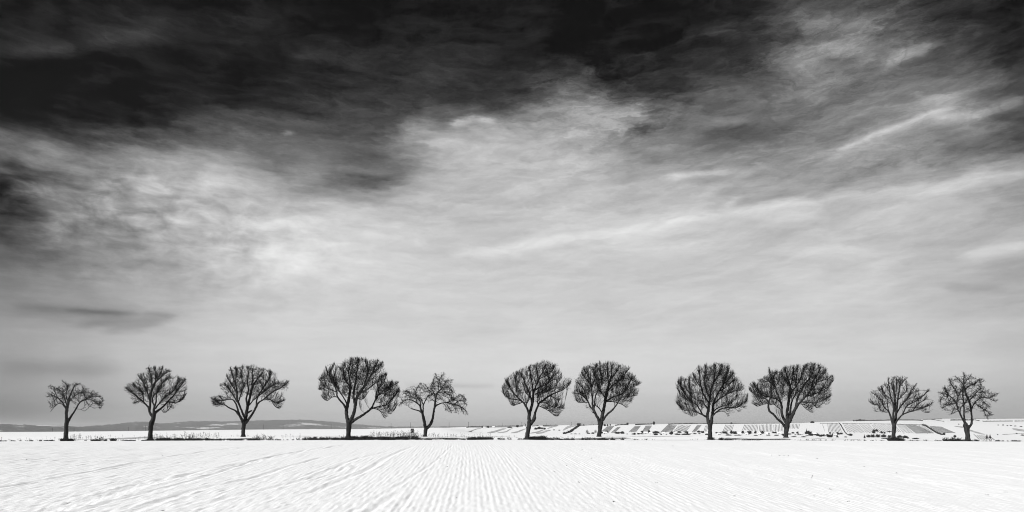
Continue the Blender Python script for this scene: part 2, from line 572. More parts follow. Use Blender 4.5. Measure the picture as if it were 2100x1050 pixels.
def rowat(x, Y):
    """picture row of the ground at column x and distance Y"""
    x = np.asarray(x, float)
    Y = np.asarray(Y, float)
    j, t = _smooth_x(x)
    k = np.clip(np.searchsorted(TY, np.log(Y)) - 1, 0, len(TY) - 2)
    s = np.clip((np.log(Y) - TY[k]) / (TY[k + 1] - TY[k]), 0, 1)
    a = TV[k, j] * (1 - t) + TV[k, j + 1] * t
    b = TV[k + 1, j] * (1 - t) + TV[k + 1, j + 1] * t
    return a * (1 - s) + b * s


def field_z(Y, X=0.0):
    return 0.018 * (Y - 12) - 0.000265 * (Y - 12) ** 2 - 0.19 * (np.minimum(np.abs(X), 90.0) / 58.0) ** 2 * (np.maximum(Y, 0.0) / 78.0) ** 1.5


def ground_z(X, Y):
    X = np.asarray(X, float)
    Y = np.asarray(Y, float)
    z0 = field_z(np.minimum(Y, 79.0), X)
    Yc = np.maximum(Y, 84.0)
    z1 = EYE - (rowat(CX + F * X / Yc, Yc) - HY) * Yc / F
    t = np.clip((Y - 78.5) / 5.5, 0, 1)
    t = t * t * (3 - 2 * t)
    return z0 * (1 - t) + z1 * t


Y_SCAN = np.exp(np.linspace(log(101), log(4200), 900))


def on_ground(px, py, lo=101.0, hi=4200.0):
    """the place where the line of sight through (px, py) meets the ground between two distances"""
    ys = Y_SCAN[(Y_SCAN >= lo) & (Y_SCAN <= hi)]
    r = rowat(np.full(len(ys), px), ys)
    k = np.argmax(r <= py) if (r <= py).any() else int(np.argmin(r))
    if k > 0 and r[k] <= py < r[k - 1]:
        s = (r[k - 1] - py) / (r[k - 1] - r[k])
        Y = ys[k - 1] + s * (ys[k] - ys[k - 1])
    else:
        Y = ys[k]
    return (px - CX) / F * Y, Y, float(EYE - (rowat(px, Y) - HY) * Y / F)


def grid_faces(nr, nc):
    i = np.arange(nr - 1)[:, None] * nc + np.arange(nc - 1)[None, :]
    return np.stack([i, i + 1, i + nc + 1, i + nc], axis=-1).reshape(-1, 4)


# the wide ground sheet: from behind the camera to far beyond the hills' foot
xs = np.concatenate([np.arange(-1500, -100, 50), np.arange(-100, 2200, 9), np.arange(2200, 3601, 50)])
Ys = np.concatenate([[78.2, 79, 80, 81, 82, 83, 84, 86, 88, 90, 92, 94, 97, 100], np.exp(np.linspace(log(105), log(4200), 110))])
XX = (xs[None, :] - CX) / F * Ys[:, None]
YY = np.repeat(Ys[:, None], len(xs), 1)
ZZ = ground_z(XX, YY)
ZZ += 0.035 * vnoise(XX * 0.8, YY * 0.8, 5) * (YY < 120) + 0.05 * vnoise(XX * 0.23, YY * 0.3, 6) * (YY < 300)
land = mesh_obj('snowy_land', np.stack([XX, YY, ZZ], -1).reshape(-1, 3), grid_faces(len(Ys), len(xs)), M_SNOW)
tag(land, 'snow-covered plain and slope behind the row of trees', kind='structure')

gx = np.concatenate([[-22000, -9000, -3000, -900], np.linspace(-400, 400, 41), [900, 3000, 9000, 22000]])
gy = np.concatenate([[-600, -200, -60], np.linspace(-20, 77, 30), [80, 90, 300, 900, 2500, 4200, 7000, 11000, 15000]])
GX, GY = np.meshgrid(gx, gy)
GZ = np.where(GY < 78, field_z(np.clip(GY, -15, 78), GX) - 0.22, -1.0)
GZ = np.where(GY > 85, -26.0 - GY * 0.0011, GZ)
base = mesh_obj('snowy_ground', np.stack([GX, GY, GZ], -1).reshape(-1, 3), grid_faces(len(gy), len(gx)), M_SNOW)
tag(base, 'wide snowy ground reaching to the horizon', kind='structure')

# the near field: drilled rows, wheel tracks and clods under thin snow, all real relief
KB, S0 = 0.0095, 5.3
scol = np.concatenate([np.arange(-44, -34, 0.12), np.arange(-34, 28.5, 0.0245), np.arange(28.5, 40, 0.12)])
yr = [6.5]
while yr[-1] < 78.0:
    yr.append(yr[-1] + max(0.05, yr[-1] ** 2 / 1100.0))
yr[-1] = 78.4
yr = np.array(yr)
SS = np.repeat(scol[None, :], len(yr), 0)
FY = np.repeat(yr[:, None], len(scol), 1)
FX = S0 + SS * np.exp(KB * (FY - 12))


def on_field(px, py):
    lo, hi = 6.0, 79.0
    for _ in range(40):
        mid = 0.5 * (lo + hi)
        r = HY + F * (EYE - field_z(mid, (px - CX) / F * mid)) / mid
        if r > py:
            lo = mid
        else:
            hi = mid
    Y = 0.5 * (lo + hi)
    return (px - CX) / F * Y, Y


pxx = CX + F * FX / FY
rowmask = 1 / (1 + np.exp(-(pxx - 640 - (FY - 12) * 5) / 60))
wob = 0.05 * vnoise(FY * 0.12, FX * 0.05, 3) + 0.02 * vnoise(FY * 0.9, FX * 0.6, 8)
rowvar = np.clip(0.15 + 1.2 * (vnoise(SS * 2.3, FY * 0.05, 4) + 0.5) + 1.1 * vnoise(FX * 1.1, FY * 0.4, 9), 0.05, 1.7)
H = 0.0030 * np.sin(2 * pi * (SS + wob) / 0.125) * rowvar * rowmask
H += 0.0010 * np.sin(2 * pi * (SS + wob) / 0.50 + 1.0) * rowmask * rowvar
far = np.clip(30.0 / FY, 0.25, 1.0)
left = np.clip((1000 - pxx) / 900, 0.0, 1.0)
cl = 0.8 * vnoise(FX * 6.0, FY * 4.2, 11) + 0.7 * vnoise(FX * 13.0, FY * 8.0, 12) + 0.3 * vnoise(FX * 2.2, FY * 1.6, 13)
H += cl * (0.013 + 0.019 * left) * far
H += vnoise(FX * 23.0, FY * 12.0, 16) * (0.012 + 0.016 * left) * far
H += 0.012 * vnoise(FX * 0.33, FY * 0.25, 14) + 0.008 * vnoise(FX * 0.9, FY * 0.8, 15)
BARE = np.zeros_like(H)
TRACKS = [
 ([(-30, 1006), (80, 986), (190, 967), (300, 945), (420, 926), (560, 912), (680, 905.6)], 0.16, 0.045, 0.25, False),
 ([(60, 1056), (130, 1040), (190, 1024), (250, 1006), (320, 987), (400, 972), (480, 955), (560, 938), (640, 922), (720, 911)], 0.34, 0.045, 0.62, True),
 ([(150, 1052), (250, 1023), (350, 998), (450, 968), (540, 940), (630, 924), (730, 911)], 0.14, 0.035, 0.22, False),
 ([(260, 1052), (340, 1024), (420, 1000), (520, 980), (590, 957), (660, 939)], 0.18, 0.04, 0.48, False),
 ([(380, 1045), (460, 1022), (560, 1000), (650, 975), (720, 945), (800, 925)], 0.18, 0.03, 0.25, False),
 ([(720, 1050), (770, 1022), (800, 1005), (850, 975), (890, 948), (915, 925), (930, 912)], 0.10, 0.022, 0.36, False),
 ([(755, 1052), (785, 1030), (820, 1008)], 0.14, 0.03, 0.52, False),
 ([(815, 1050), (830, 1030), (850, 1005)], 0.12, 0.022, 0.50, False),
 ([(640, 1010), (700, 985), (760, 960), (800, 935), (850, 915)], 0.18, 0.04, 0.25, False),
 ([(600, 985), (660, 963), (690, 956), (680, 968), (640, 980)], 0.12, 0.03, 0.2, False),
 ([(640, 985), (690, 968), (708, 958), (700, 952)], 0.12, 0.03, 0.2, False),
 ([(670, 985), (715, 970), (728, 957), (715, 950)], 0.12, 0.03, 0.2, False),
 ([(1500, 918), (1640, 922), (1800, 936), (1960, 944), (2120, 962)], 0.3, -0.03, 0.0, False),
 ([(1560, 928), (1700, 937), (1900, 958), (2120, 985)], 0.25, -0.025, 0.0, False),
]
for pts, wd, dep, bare, tread in TRACKS:
    wd, dep = wd * 0.62, dep * 0.55
    q = np.array([on_field(*p) for p in pts])
    q = resample(np.c_[q, np.zeros(len(q))], 0.6)[:, :2]
    sel = (FX > q[:, 0].min() - 1) & (FX < q[:, 0].max() + 1) & (FY > q[:, 1].min() - 1) & (FY < q[:, 1].max() + 1)
    xi, yi = FX[sel], FY[sel]
    best = np.full(len(xi), 1e9)
    along = np.zeros(len(xi))
    side = np.zeros(len(xi))
    acc = 0.0
    for a, b in zip(q[:-1], q[1:]):
        ab = b - a
        L = np.hypot(*ab)
        if L < 1e-6:
            continue
        t = np.clip(((xi - a[0]) * ab[0] + (yi - a[1]) * ab[1]) / L ** 2, 0, 1)
        ddx, ddy = xi - a[0] - t * ab[0], yi - a[1] - t * ab[1]
        dd = np.hypot(ddx, ddy)
        up = dd < best
        best[up] = dd[up]
        along[up] = acc + t[up] * L
        side[up] = ((ddx * ab[1] - ddy * ab[0]) / L)[up]
        acc += L
    g = np.exp(-(best / wd) ** 2)
    rim = np.exp(-((best - 1.7 * wd) / (0.6 * wd)) ** 2)
    dz_ = (-dep * g + 0.35 * dep * rim) * (0.55 + 0.7 * (vnoise(along * 0.5, along * 0 + wd * 30, 22) + 0.5))
    if tread:
        lug = np.sin(2 * pi * (along + np.abs(side) * 0.8) / 0.42)
        dz_ += 0.022 * lug * np.exp(-(best / 0.38) ** 4)
        bare_l = bare * np.exp(-(best / (0.8 * wd)) ** 2) * (0.55 + 0.6 * (lug < -0.1))
    else:
        bare_l = bare * np.exp(-(best / (0.55 * wd)) ** 2)
    bare_l *= np.clip(0.75 + 0.8 * vnoise(along * 0.9, along * 0 + wd * 40, 21), 0, 1.3)
    Hs = H[sel]
    H[sel] = Hs + dz_
    Bs = BARE[sel]
    BARE[sel] = np.maximum(Bs, bare_l)
nz = vnoise(FX * 3.1, FY * 2.0, 31) + 0.5 * vnoise(FX * 0.5, FY * 0.4, 32)
BARE = np.maximum(BARE, np.clip(nz - 0.36, 0, 1) * 1.7 * left)
FZ = field_z(FY, FX) + H
field = mesh_obj('snowy_field', np.stack([FX, FY, FZ], -1).reshape(-1, 3), grid_faces(len(yr), len(scol)), M_FIELD)
at = field.data.attributes.new('bare', 'FLOAT', 'POINT')
at.data.foreach_set('value', BARE.ravel().astype(np.float32))
tag(field, 'snowed-over drilled field with faint rows and curving wheel tracks', kind='structure')

# far wooded hills on the left
HX = [-1200, -600, -200, 0, 60, 130, 165, 200, 235, 270, 290, 310, 325, 345, 390, 420, 450, 500, 560, 600, 640, 700, 760, 820, 880, 960, 1040, 1100]
HR = [872, 866, 868, 869.2, 870.8, 873.6, 875.2, 872.6, 869.5, 865.6, 864.4, 865.4, 868.2, 868.0, 863.4, 863.6, 864.3, 863, 861.6, 860.4, 861.8, 866.5, 872.5, 875.2, 874.6, 874.2, 875.0, 878]
HD = [3200, 3200, 3300, 3400, 3600, 3900, 4200, 4600, 5000, 5400, 5600, 5800, 6000, 6200, 6600, 6800, 6900, 7000, 7200, 7400, 7600, 8000, 8400, 8800, 9200, 9600, 10000, 10300]
hx = np.arange(-1200, 1101, 2.5)
hr = np.interp(hx, HX, HR)
hr = np.convolve(np.pad(hr, 3, mode='edge'), np.ones(7) / 7, 'valid')
hr += 1.0 * vnoise(hx * 0.10, hx * 0, 41) + 0.9 * vnoise(hx * 0.39, hx * 0, 42)
hd = np.interp(hx, HX, HD)
prof = [(0.80, 0.0), (0.84, 0.22), (0.88, 0.42), (0.92, 0.68), (0.96, 0.88), (1.0, 1.0), (1.04, 0.9), (1.12, 0.5), (1.2, 0.0)]
HV = []
for fd, fh in prof:
    Yh = hd * fd
    ztop = EYE + (HY - hr) * hd / F
    z = -34.0 + (ztop + 34.0) * fh + 5 * vnoise(hx * 0.05, Yh * 0.002, 43) * (0 < fh < 1)
    HV.append(np.stack([(hx - CX) / F * Yh, Yh, z], -1))
hills = mesh_obj('wooded_hills', np.concatenate(HV), grid_faces(len(prof), len(hx)), M_HILL)
tag(hills, 'low wooded hills fading into haze on the left horizon', kind='structure')

# ------------------------------------------------------------------ air
hb = [(-24000, -700, -60), (24000, -700, -60), (24000, 16000, -60), (-24000, 16000, -60),
      (-24000, -700, AIR_TOP), (24000, -700, AIR_TOP), (24000, 16000, AIR_TOP), (-24000, 16000, AIR_TOP)]
hf = [(0, 3, 2, 1), (4, 5, 6, 7), (0, 1, 5, 4), (1, 2, 6, 5), (2, 3, 7, 6), (3, 0, 4, 7)]
mh = bpy.data.materials.new('air')
mh.use_nodes = True
mh.node_tree.nodes.clear()
oo = mh.node_tree.nodes.new('ShaderNodeOutputMaterial')
pv = mh.node_tree.nodes.new('ShaderNodeVolumePrincipled')
pv.inputs['Color'].default_value = (0.95, 0.95, 0.95, 1)
pv.inputs['Density'].default_value = AIR_D
pv.inputs['Anisotropy'].default_value = 0.1
mh.node_tree.links.new(pv.outputs[0], oo.inputs['Volume'])
haze = mesh_obj('haze', hb, hf, mh, smooth=False)
tag(haze, 'thin winter haze over the whole plain', kind='stuff')

# ------------------------------------------------------------------ roadside trees
ORD = ['first', 'second', 'third', 'fourth', 'fifth', 'sixth', 'seventh', 'eighth', 'ninth', 'tenth', 'eleventh',
       'twelfth', 'thirteenth', 'fourteenth', 'fifteenth', 'sixteenth', 'seventeenth', 'eighteenth', 'nineteenth', 'twentieth']
ORD += ['twenty-' + o for o in ORD[:9]]
TREES = [
 dict(o=(90, 770, 7.243), Y=85, style='spur', dens=1.0,
  label='first tree of the row, small gnarled bare tree with flat umbrella crown',
  trunk=[(322,955,66),(324,920,58),(332,800,54),(335,720,55),(340,650,48)],
  limbs=[[(340,690,44),(334,600,40),(338,520,40),(350,460,36),(365,400,28),(380,330,22),(420,230,16),(460,160,10),(520,130,6)],
   [(348,700,38),(400,610,30),(450,540,24),(490,470,20),(540,390,18),(620,345,16),(700,310,13),(760,290,9),(870,290,5)],
   [(332,500,24),(300,440,18),(250,380,15),(200,340,11),(140,320,8),(80,330,5)],
   [(325,490,18),(270,430,12),(220,420,9),(170,460,8),(100,540,6)],
   [(362,410,16),(330,300,11),(350,200,8),(330,140,6),(285,105,4)],
   [(372,400,16),(420,340,11),(500,280,9),(570,250,6)],
   [(640,340,10),(720,350,8),(800,390,6),(850,465,4)],[(740,350,7),(860,390,5),(890,450,3)],[(630,350,8),(680,430,6),(770,480,4)],
   [(620,345,9),(610,240,7),(590,160,4)],[(490,490,9),(560,500,6),(600,525,4)],[(200,340,9),(170,250,7),(160,200,5),(115,175,4)],
   [(350,470,16),(300,330,10),(250,240,8),(215,215,4)],[(760,290,7),(730,240,4),(740,210,3)]],
  crown=[(60,260),(110,170),(200,190),(280,100),(340,110),(360,150),(430,110),(530,115),(540,160),(590,150),(680,180),(740,210),(790,210),(880,290),(910,410),(850,470),(770,430),(690,400),(620,360),(600,460),(560,420),(520,370),(450,370),(400,400),(330,420),(260,370),(200,400),(90,460),(60,400)]),
 dict(o=(250, 740, 6.0), Y=81, style='mid', dens=1.0,
  label='second tree of the row, bare with twisted knotty trunk and spreading right limb',
  trunk=[(348,995,74),(350,960,58),(352,900,50),(355,830,54),(360,780,58),(385,720,52),(396,660,46),(400,615,40)],
  limbs=[[(382,690,36),(350,650,30),(335,600,26),(325,570,22),(270,510,18),(210,460,15),(150,410,11),(100,370,8),(60,340,5)],
   [(340,610,26),(348,540,26),(352,470,24),(358,400,24),(375,340,26),(410,270,22),(470,215,16),(540,160,10),(585,150,6)],
   [(350,540,17),(330,430,13),(290,340,12),(260,260,10),(215,210,6)],
   [(398,650,32),(395,580,24),(420,500,18),(425,420,15),(460,330,12),(500,280,8),(560,230,6),(630,220,4)],
   [(400,645,34),(460,600,26),(520,550,20),(580,480,18),(640,420,15),(690,350,14),(740,280,10),(790,220,6)],
   [(410,590,18),(480,500,13),(560,430,12),(630,370,12),(670,310,10),(690,230,6)],
   [(570,495,12),(650,510,9),(720,490,7),(775,440,4)],
   [(375,340,18),(365,240,13),(340,150,8),(330,110,5)],[(410,270,15),(415,180,11),(410,100,6)],
   [(480,590,8),(520,635,5),(570,610,4)],[(400,560,18),(375,480,16),(400,420,12),(450,380,10)],[(270,500,12),(250,400,10),(180,330,7),(150,300,4)],
   [(590,500,8),(600,550,5),(635,580,3)],[(420,260,12),(480,150,8),(500,95,4)],[(240,490,9),(190,500,6),(160,520,4)]],
  crown=[(60,330),(110,290),(190,290),(200,190),(250,160),(315,160),(325,100),(385,85),(480,85),(555,120),(590,150),(585,200),(625,225),(590,290),(590,350),(610,300),(660,300),(690,200),(770,210),(800,230),(800,330),(780,440),(720,520),(640,545),(600,570),(560,610),(500,620),(470,560),(420,520),(330,530),(240,550),(160,540),(150,470),(70,390)]),
 dict(o=(430, 740, 6.176), Y=92, style='mid', dens=1.1,
  label='third tree of the row, bare with split crown and long low branch reaching left',
  trunk=[(424,985,54),(425,950,48),(425,900,46),(430,830,50),(440,780,56),(446,745,50)],
  limbs=[[(425,785,38),(395,720,30),(350,660,27),(320,630,20),(250,600,17),(205,570,14),(150,560,11),(90,520,8),(45,490,5)],
   [(380,690,24),(350,600,22),(330,540,20),(280,490,13),(180,500,9),(130,460,5)],
   [(435,710,28),(400,620,24),(370,550,24),(350,500,24),(345,400,20),(325,300,16),(290,200,12),(270,120,6)],
   [(345,520,18),(300,440,14),(250,370,12),(200,320,8),(150,300,5)],
   [(365,530,17),(400,420,13),(430,330,10),(400,200,8),(420,110,5)],
   [(448,765,46),(465,660,38),(480,580,34),(505,480,30),(530,370,30),(560,290,24),(600,220,16),(660,160,10),(690,100,5)],
   [(480,570,26),(465,470,21),(490,370,18),(480,270,14),(490,160,10),(480,90,5)],
   [(535,340,18),(545,200,14),(540,80,6)],
   [(455,785,38),(500,730,30),(555,650,27),(590,580,25),(620,530,20),(680,490,18),(760,420,16),(840,370,14),(920,330,10),(995,270,5)],
   [(592,570,20),(600,480,18),(640,400,15),(700,310,12),(760,220,10),(780,140,5)],
   [(490,570,18),(550,500,13),(610,450,12),(700,380,11),(790,310,10),(880,270,6)],
   [(690,485,13),(780,490,11),(850,530,9),(960,495,4)],[(780,490,9),(830,570,7),(875,600,4)],
   [(470,670,24),(510,640,20),(540,628,16)],[(345,410,14),(250,270,10),(225,220,5)],[(325,300,12),(340,180,9),(330,100,4)]],
  crown=[(35,485),(70,480),(130,450),(200,470),(250,460),(160,390),(140,320),(220,270),(210,230),(250,200),(250,130),(330,100),(420,85),(440,130),(440,300),(452,300),(455,100),(460,80),(540,60),(640,85),(700,105),(710,150),(760,110),(830,155),(810,220),(880,260),(900,290),(960,240),(1000,260),(980,370),(900,380),(800,430),(910,420),(960,495),(910,570),(870,600),(780,540),(650,510),(560,500),(540,450),(460,480),(448,350),(430,430),(400,510),(330,520),(250,490),(180,520),(200,570),(110,600),(50,550)]),
 dict(o=(645, 725, 5.674), Y=81, style='up', dens=1.25,
  label='fourth tree of the row, largest bare crown with one long limb slanting out right',
  trunk=[(390,1000,74),(392,970,58),(395,920,52),(400,850,58),(405,780,62)],
  limbs=[[(388,800,46),(372,700,40),(375,640,40),(390,570,36),(405,480,30),(415,400,26),(410,300,20),(400,200,14),(420,100,7),(430,60,4)],
   [(370,660,28),(345,600,22),(300,550,20),(265,500,18),(260,450,16),(230,380,14),(180,290,10),(140,200,5)],
   [(270,510,13),(210,510,10),(150,550,7),(105,530,4)],
   [(385,600,20),(350,530,14),(300,460,12),(240,370,10),(150,330,8),(75,330,4)],
   [(250,455,13),(180,420,11),(110,410,8),(65,430,4)],
   [(412,790,46),(445,730,42),(465,660,38),(475,600,38),(490,520,34),(530,450,30),(590,370,26),(640,280,18),(690,180,12),(740,100,6)],
   [(470,600,28),(455,500,25),(460,420,24),(480,330,20),(490,230,16),(510,120,8),(520,60,4)],
   [(510,470,24),(600,430,17),(680,370,14),(760,310,10),(820,265,5)],
   [(560,415,18),(600,300,14),(620,200,10),(590,90,5)],
   [(410,815,36),(470,770,31),(540,730,28),(600,690,26),(660,640,22),(690,580,18),(740,490,14),(810,430,12),(890,390,10),(965,350,5)],
   [(650,645,20),(750,615,14),(850,590,11),(910,530,8),(960,470,6),(1000,430,4)],
   [(690,590,15),(710,520,12),(720,450,10),(790,360,8),(830,270,4)],
   [(680,635,11),(760,660,8),(810,740,4)],[(800,605,9),(870,700,4)],[(850,590,8),(920,670,5),(960,620,3)],
   [(650,650,6),(610,600,3)],[(590,695,6),(545,660,3)],[(495,520,10),(545,540,7),(590,510,4)],
   [(415,380,16),(340,250,12),(350,120,5)],[(260,450,12),(200,260,8),(240,160,4)],[(640,280,12),(720,200,9),(790,130,4)],[(740,490,9),(860,420,7),(890,340,4)]],
  crown=[(60,330),(100,250),(140,195),(240,150),(290,170),(320,150),(340,100),(430,55),(520,55),(600,55),(620,110),(660,80),(750,95),(795,125),(800,180),(760,240),(820,255),(840,320),(890,330),(960,345),(1000,430),(990,540),(960,620),(880,700),(820,740),(740,670),(690,660),(700,560),(720,480),(690,440),(610,440),(600,530),(540,590),(500,540),(440,520),(380,560),(340,560),(330,500),(280,470),(230,510),(160,550),(110,530),(70,460)]),
 dict(o=(815, 760, 7.0), Y=92, style='droop', dens=1.0,
  label='fifth tree of the row, lyre-shaped bare tree with drooping twig ends',
  trunk=[(396,965,58),(398,930,52),(402,880,50),(410,830,58),(414,808,50)],
  limbs=[[(402,820,48),(385,730,44),(370,660,40),(360,610,35),(340,570,28),(325,510,24),(290,480,17),(220,440,12),(150,430,9),(90,460,6),(50,500,4)],
   [(355,610,24),(310,580,20),(260,565,17),(200,548,13)],
   [(365,620,24),(370,560,19),(372,500,18),(400,440,14),(430,380,12),(490,340,10),(440,280,6),(410,230,4)],
   [(335,545,18),(330,450,13),(290,400,10),(260,320,8),(290,250,6),(330,195,4)],
   [(370,500,15),(340,420,11),(280,370,9),(180,330,8),(110,310,4)],
   [(300,490,13),(260,410,9),(210,380,7),(150,300,4)],
   [(425,830,48),(480,760,41),(505,690,35),(515,620,31),(530,540,29),(540,470,27),(545,400,26),(570,330,20),(610,290,14),(640,250,10),(700,160,6),(770,150,4)],
   [(530,530,24),(580,490,18),(650,465,14),(720,455,12),(770,430,8),(820,400,6),(880,350,4),(930,345,3),(990,400,2)],
   [(710,458,12),(780,480,12),(850,495,11),(910,530,9),(960,570,7),(990,620,4)],
   [(545,400,17),(520,320,11),(480,260,8),(500,180,6),(540,90,4),(550,45,3)],
   [(590,310,11),(580,230,8),(610,130,5),(650,60,3)],[(660,465,9),(700,530,5),(680,575,3)],[(690,465,7),(760,570,4)],
   [(820,490,9),(860,440,7),(930,430,5),(990,490,3)],[(840,495,7),(830,570,4)],[(900,530,7),(940,600,4)],[(540,450,11),(490,420,7),(465,400,4)],
   [(640,250,8),(730,260,6),(790,320,4)],[(570,330,12),(660,320,9),(760,370,6),(800,420,4)]],
  crown=[(20,400),(100,300),(160,280),(210,240),(280,260),(300,190),(390,190),(400,230),(450,220),(450,180),(510,160),(540,60),(600,100),(650,60),(690,80),(710,140),(780,150),(780,200),(800,320),(830,380),(880,340),(960,350),(1000,430),(990,490),(940,450),(960,540),(990,620),(900,590),(870,600),(830,570),(790,530),(770,590),(720,570),(680,520),(640,480),(560,480),(520,460),(470,450),(460,380),(420,400),(380,420),(330,450),(250,430),(200,440),(200,510),(150,470),(100,500),(50,520),(50,450)]),
 dict(o=(1020, 730, 5.831), Y=81, style='up', dens=1.1,
  label='sixth tree of the row, bare with leaning trunk before the striped left slope',
  trunk=[(350,1008,78),(355,980,62),(362,920,50),(375,860,50),(385,800,52)],
  limbs=[[(380,815,46),(380,720,42),(395,650,37),(415,580,35),(425,510,34),(430,450,30),(450,380,24),(490,290,20),(530,200,16),(580,120,8),(600,80,4)],
   [(380,710,32),(360,640,26),(330,580,24),(305,550,20),(280,530,18),(220,470,16),(160,400,12),(110,320,8),(95,290,4)],
   [(290,540,15),(230,520,12),(150,510,9),(80,460,5),(65,400,3)],
   [(360,645,15),(350,580,12),(380,500,9),(330,440,6)],
   [(418,570,26),(400,490,20),(370,400,18),(330,310,14),(290,220,10),(250,200,5)],
   [(430,460,22),(420,350,17),(400,230,12),(380,140,6)],
   [(395,815,44),(440,750,44),(450,690,29),(475,620,25),(510,550,22),(560,515,20),(630,465,18),(700,430,14),(780,400,10),(840,360,8),(895,310,4)],
   [(490,580,15),(480,500,11),(540,440,8),(600,420,5)],[(450,400,20),(510,360,15),(600,320,12),(680,270,10),(780,250,4)],
   [(510,560,13),(560,550,9),(650,600,8),(720,610,6),(795,625,4)],[(495,590,11),(560,620,8),(630,660,7),(690,710,5),(730,715,4)],
   [(450,450,13),(560,410,9),(640,400,6),(700,350,4)],[(240,490,13),(230,380,10),(220,280,8),(240,190,4)],[(300,550,9),(240,580,6),(180,600,4)],
   [(495,290,14),(480,200,10),(470,120,5)],[(510,250,13),(640,190,9),(690,120,4)],[(360,880,14),(345,850,10),(335,820,6),(325,800,3)],[(640,460,9),(700,500,7),(740,530,4)],[(600,320,9),(690,220,6),(745,180,4)]],
  crown=[(65,380),(100,310),(160,240),(210,200),(260,190),(300,160),(380,135),(470,110),(520,75),(590,75),(690,110),(740,180),(785,250),(720,300),(760,320),(830,290),(870,280),(895,330),(850,400),(830,460),(750,500),(720,540),(790,560),(790,630),(740,690),(730,720),(660,720),(620,670),(500,600),(450,560),(400,500),(340,570),(290,620),(180,600),(170,540),(100,530),(70,470)]),
 dict(o=(1165, 735, 6.0), Y=92, style='up', dens=1.2,
  label='seventh tree of the row, broad round bare crown over a V-shaped fork',
  trunk=[(381,975,56),(382,940,52),(390,880,50),(400,810,62),(402,775,56)],
  limbs=[[(390,815,42),(370,740,36),(340,690,31),(315,630,29),(300,570,25),(300,500,22),(295,430,18),(285,330,16),(260,240,10),(200,150,5)],
   [(320,650,22),(270,590,19),(250,540,18),(200,480,14),(130,430,10),(70,430,5)],
   [(318,620,20),(330,520,18),(340,460,16),(380,380,12),(410,330,8),(400,220,6),(390,90,3)],
   [(408,800,54),(420,710,43),(435,640,40),(450,570,37),(460,500,35),(475,430,34),(495,350,28),(520,260,20),(540,170,14),(530,70,6)],
   [(425,670,18),(400,640,14),(370,600,14),(335,575,12)],
   [(460,530,26),(540,480,18),(620,450,15),(680,420,14),(730,350,10),(780,260,8),(820,230,4)],
   [(430,760,30),(480,690,25),(540,640,22),(590,580,17),(640,500,14),(690,430,12),(760,380,8),(860,340,4)],
   [(470,525,17),(560,530,11),(630,545,8),(690,575,6),(715,600,4)],
   [(480,410,22),(550,330,16),(620,280,12),(690,210,8),(745,140,4)],[(460,480,17),(410,410,13),(370,360,10),(350,250,8),(310,130,5),(330,80,3)],
   [(290,360,13),(330,240,9),(350,100,4)],[(250,540,11),(180,540,7),(120,540,4)],[(265,590,7),(235,610,4)],[(240,520,13),(190,380,10),(130,310,8),(90,280,4)],
   [(505,330,17),(490,200,11),(480,90,5)],[(525,250,13),(600,150,9),(640,80,4)],[(348,695,22),(320,670,17),(297,658,13)],[(650,490,9),(740,480,7),(820,470,4)],[(620,280,9),(700,250,7),(810,290,4)],[(285,330,11),(200,230,8),(165,190,4)]],
  crown=[(60,420),(100,370),(80,290),(150,250),(160,180),(200,120),(300,75),(370,75),(430,75),(510,55),(600,60),(670,100),(745,125),(750,190),(820,225),(830,290),(870,320),(860,380),(830,400),(830,480),(760,520),(765,560),(715,600),(660,550),(560,540),(480,540),(430,530),(390,490),(350,490),(330,560),(270,570),(240,610),(200,570),(100,545),(70,480)]),
 dict(o=(1380, 740, 6.175), Y=81, style='up', dens=1.1,
  label='eighth tree of the row, bare with straight trunk and upswept broom-like twigs',
  trunk=[(470,1005,68),(470,970,56),(470,900,50),(470,830,58),(470,785,66)],
  limbs=[[(455,800,46),(435,700,36),(450,620,35),(455,550,31),(470,470,26),(480,380,22),(510,280,18),(530,170,12),(540,60,5)],
   [(435,715,28),(370,680,20),(310,650,16),(260,600,14),(240,540,14),(180,500,12),(110,450,8),(70,370,5)],
   [(380,685,18),(330,600,17),(290,540,16),(240,520,14),(150,420,12),(90,330,10),(50,260,5)],
   [(300,645,13),(200,630,10),(130,620,8),(50,540,4)],
   [(445,610,22),(400,550,16),(360,500,12),(290,490,10),(200,400,8),(140,300,6),(150,230,4)],
   [(455,530,20),(390,430,17),(360,340,16),(340,220,10),(330,100,5)],
   [(482,800,44),(495,710,35),(505,630,32),(510,550,28),(540,470,22),(590,370,18),(650,280,14),(690,180,10),(695,60,4)],
   [(505,690,25),(550,650,19),(610,610,16),(690,595,14),(780,600,12),(860,570,8),(920,520,5),(930,440,3)],
   [(508,650,22),(560,600,15),(640,570,10),(720,540,8),(800,480,6)],[(515,545,21),(590,480,16),(680,430,12),(770,390,10),(870,380,4)],
   [(590,375,15),(680,320,11),(760,250,8),(820,230,4)],[(475,480,17),(430,390,13),(400,280,10),(420,100,4)],[(365,345,13),(290,250,10),(250,160,4)],
   [(640,290,11),(720,220,8),(760,170,4)],[(540,660,9),(600,640,7),(660,650,5),(690,700,3)],[(780,600,6),(815,640,3)],[(270,630,7),(240,700,4),(300,690,3)],
   [(510,280,12),(590,160,9),(610,60,4)],[(240,520,9),(200,300,7),(205,180,4)],[(150,420,8),(100,300,5),(110,215,3)]],
  crown=[(45,260),(75,215),(110,210),(130,250),(150,230),(190,230),(210,180),(240,240),(260,160),(310,180),(330,90),(370,75),(430,60),(450,100),(530,50),(600,60),(660,60),(700,50),(730,110),(760,165),(810,220),(850,300),(880,330),(880,390),(830,420),(780,430),(880,460),(930,440),(940,530),(900,600),(820,640),(720,620),(690,700),(640,650),(540,650),(510,600),(430,620),(370,660),(320,690),(250,700),(210,650),(140,690),(80,640),(45,530),(70,480)]),
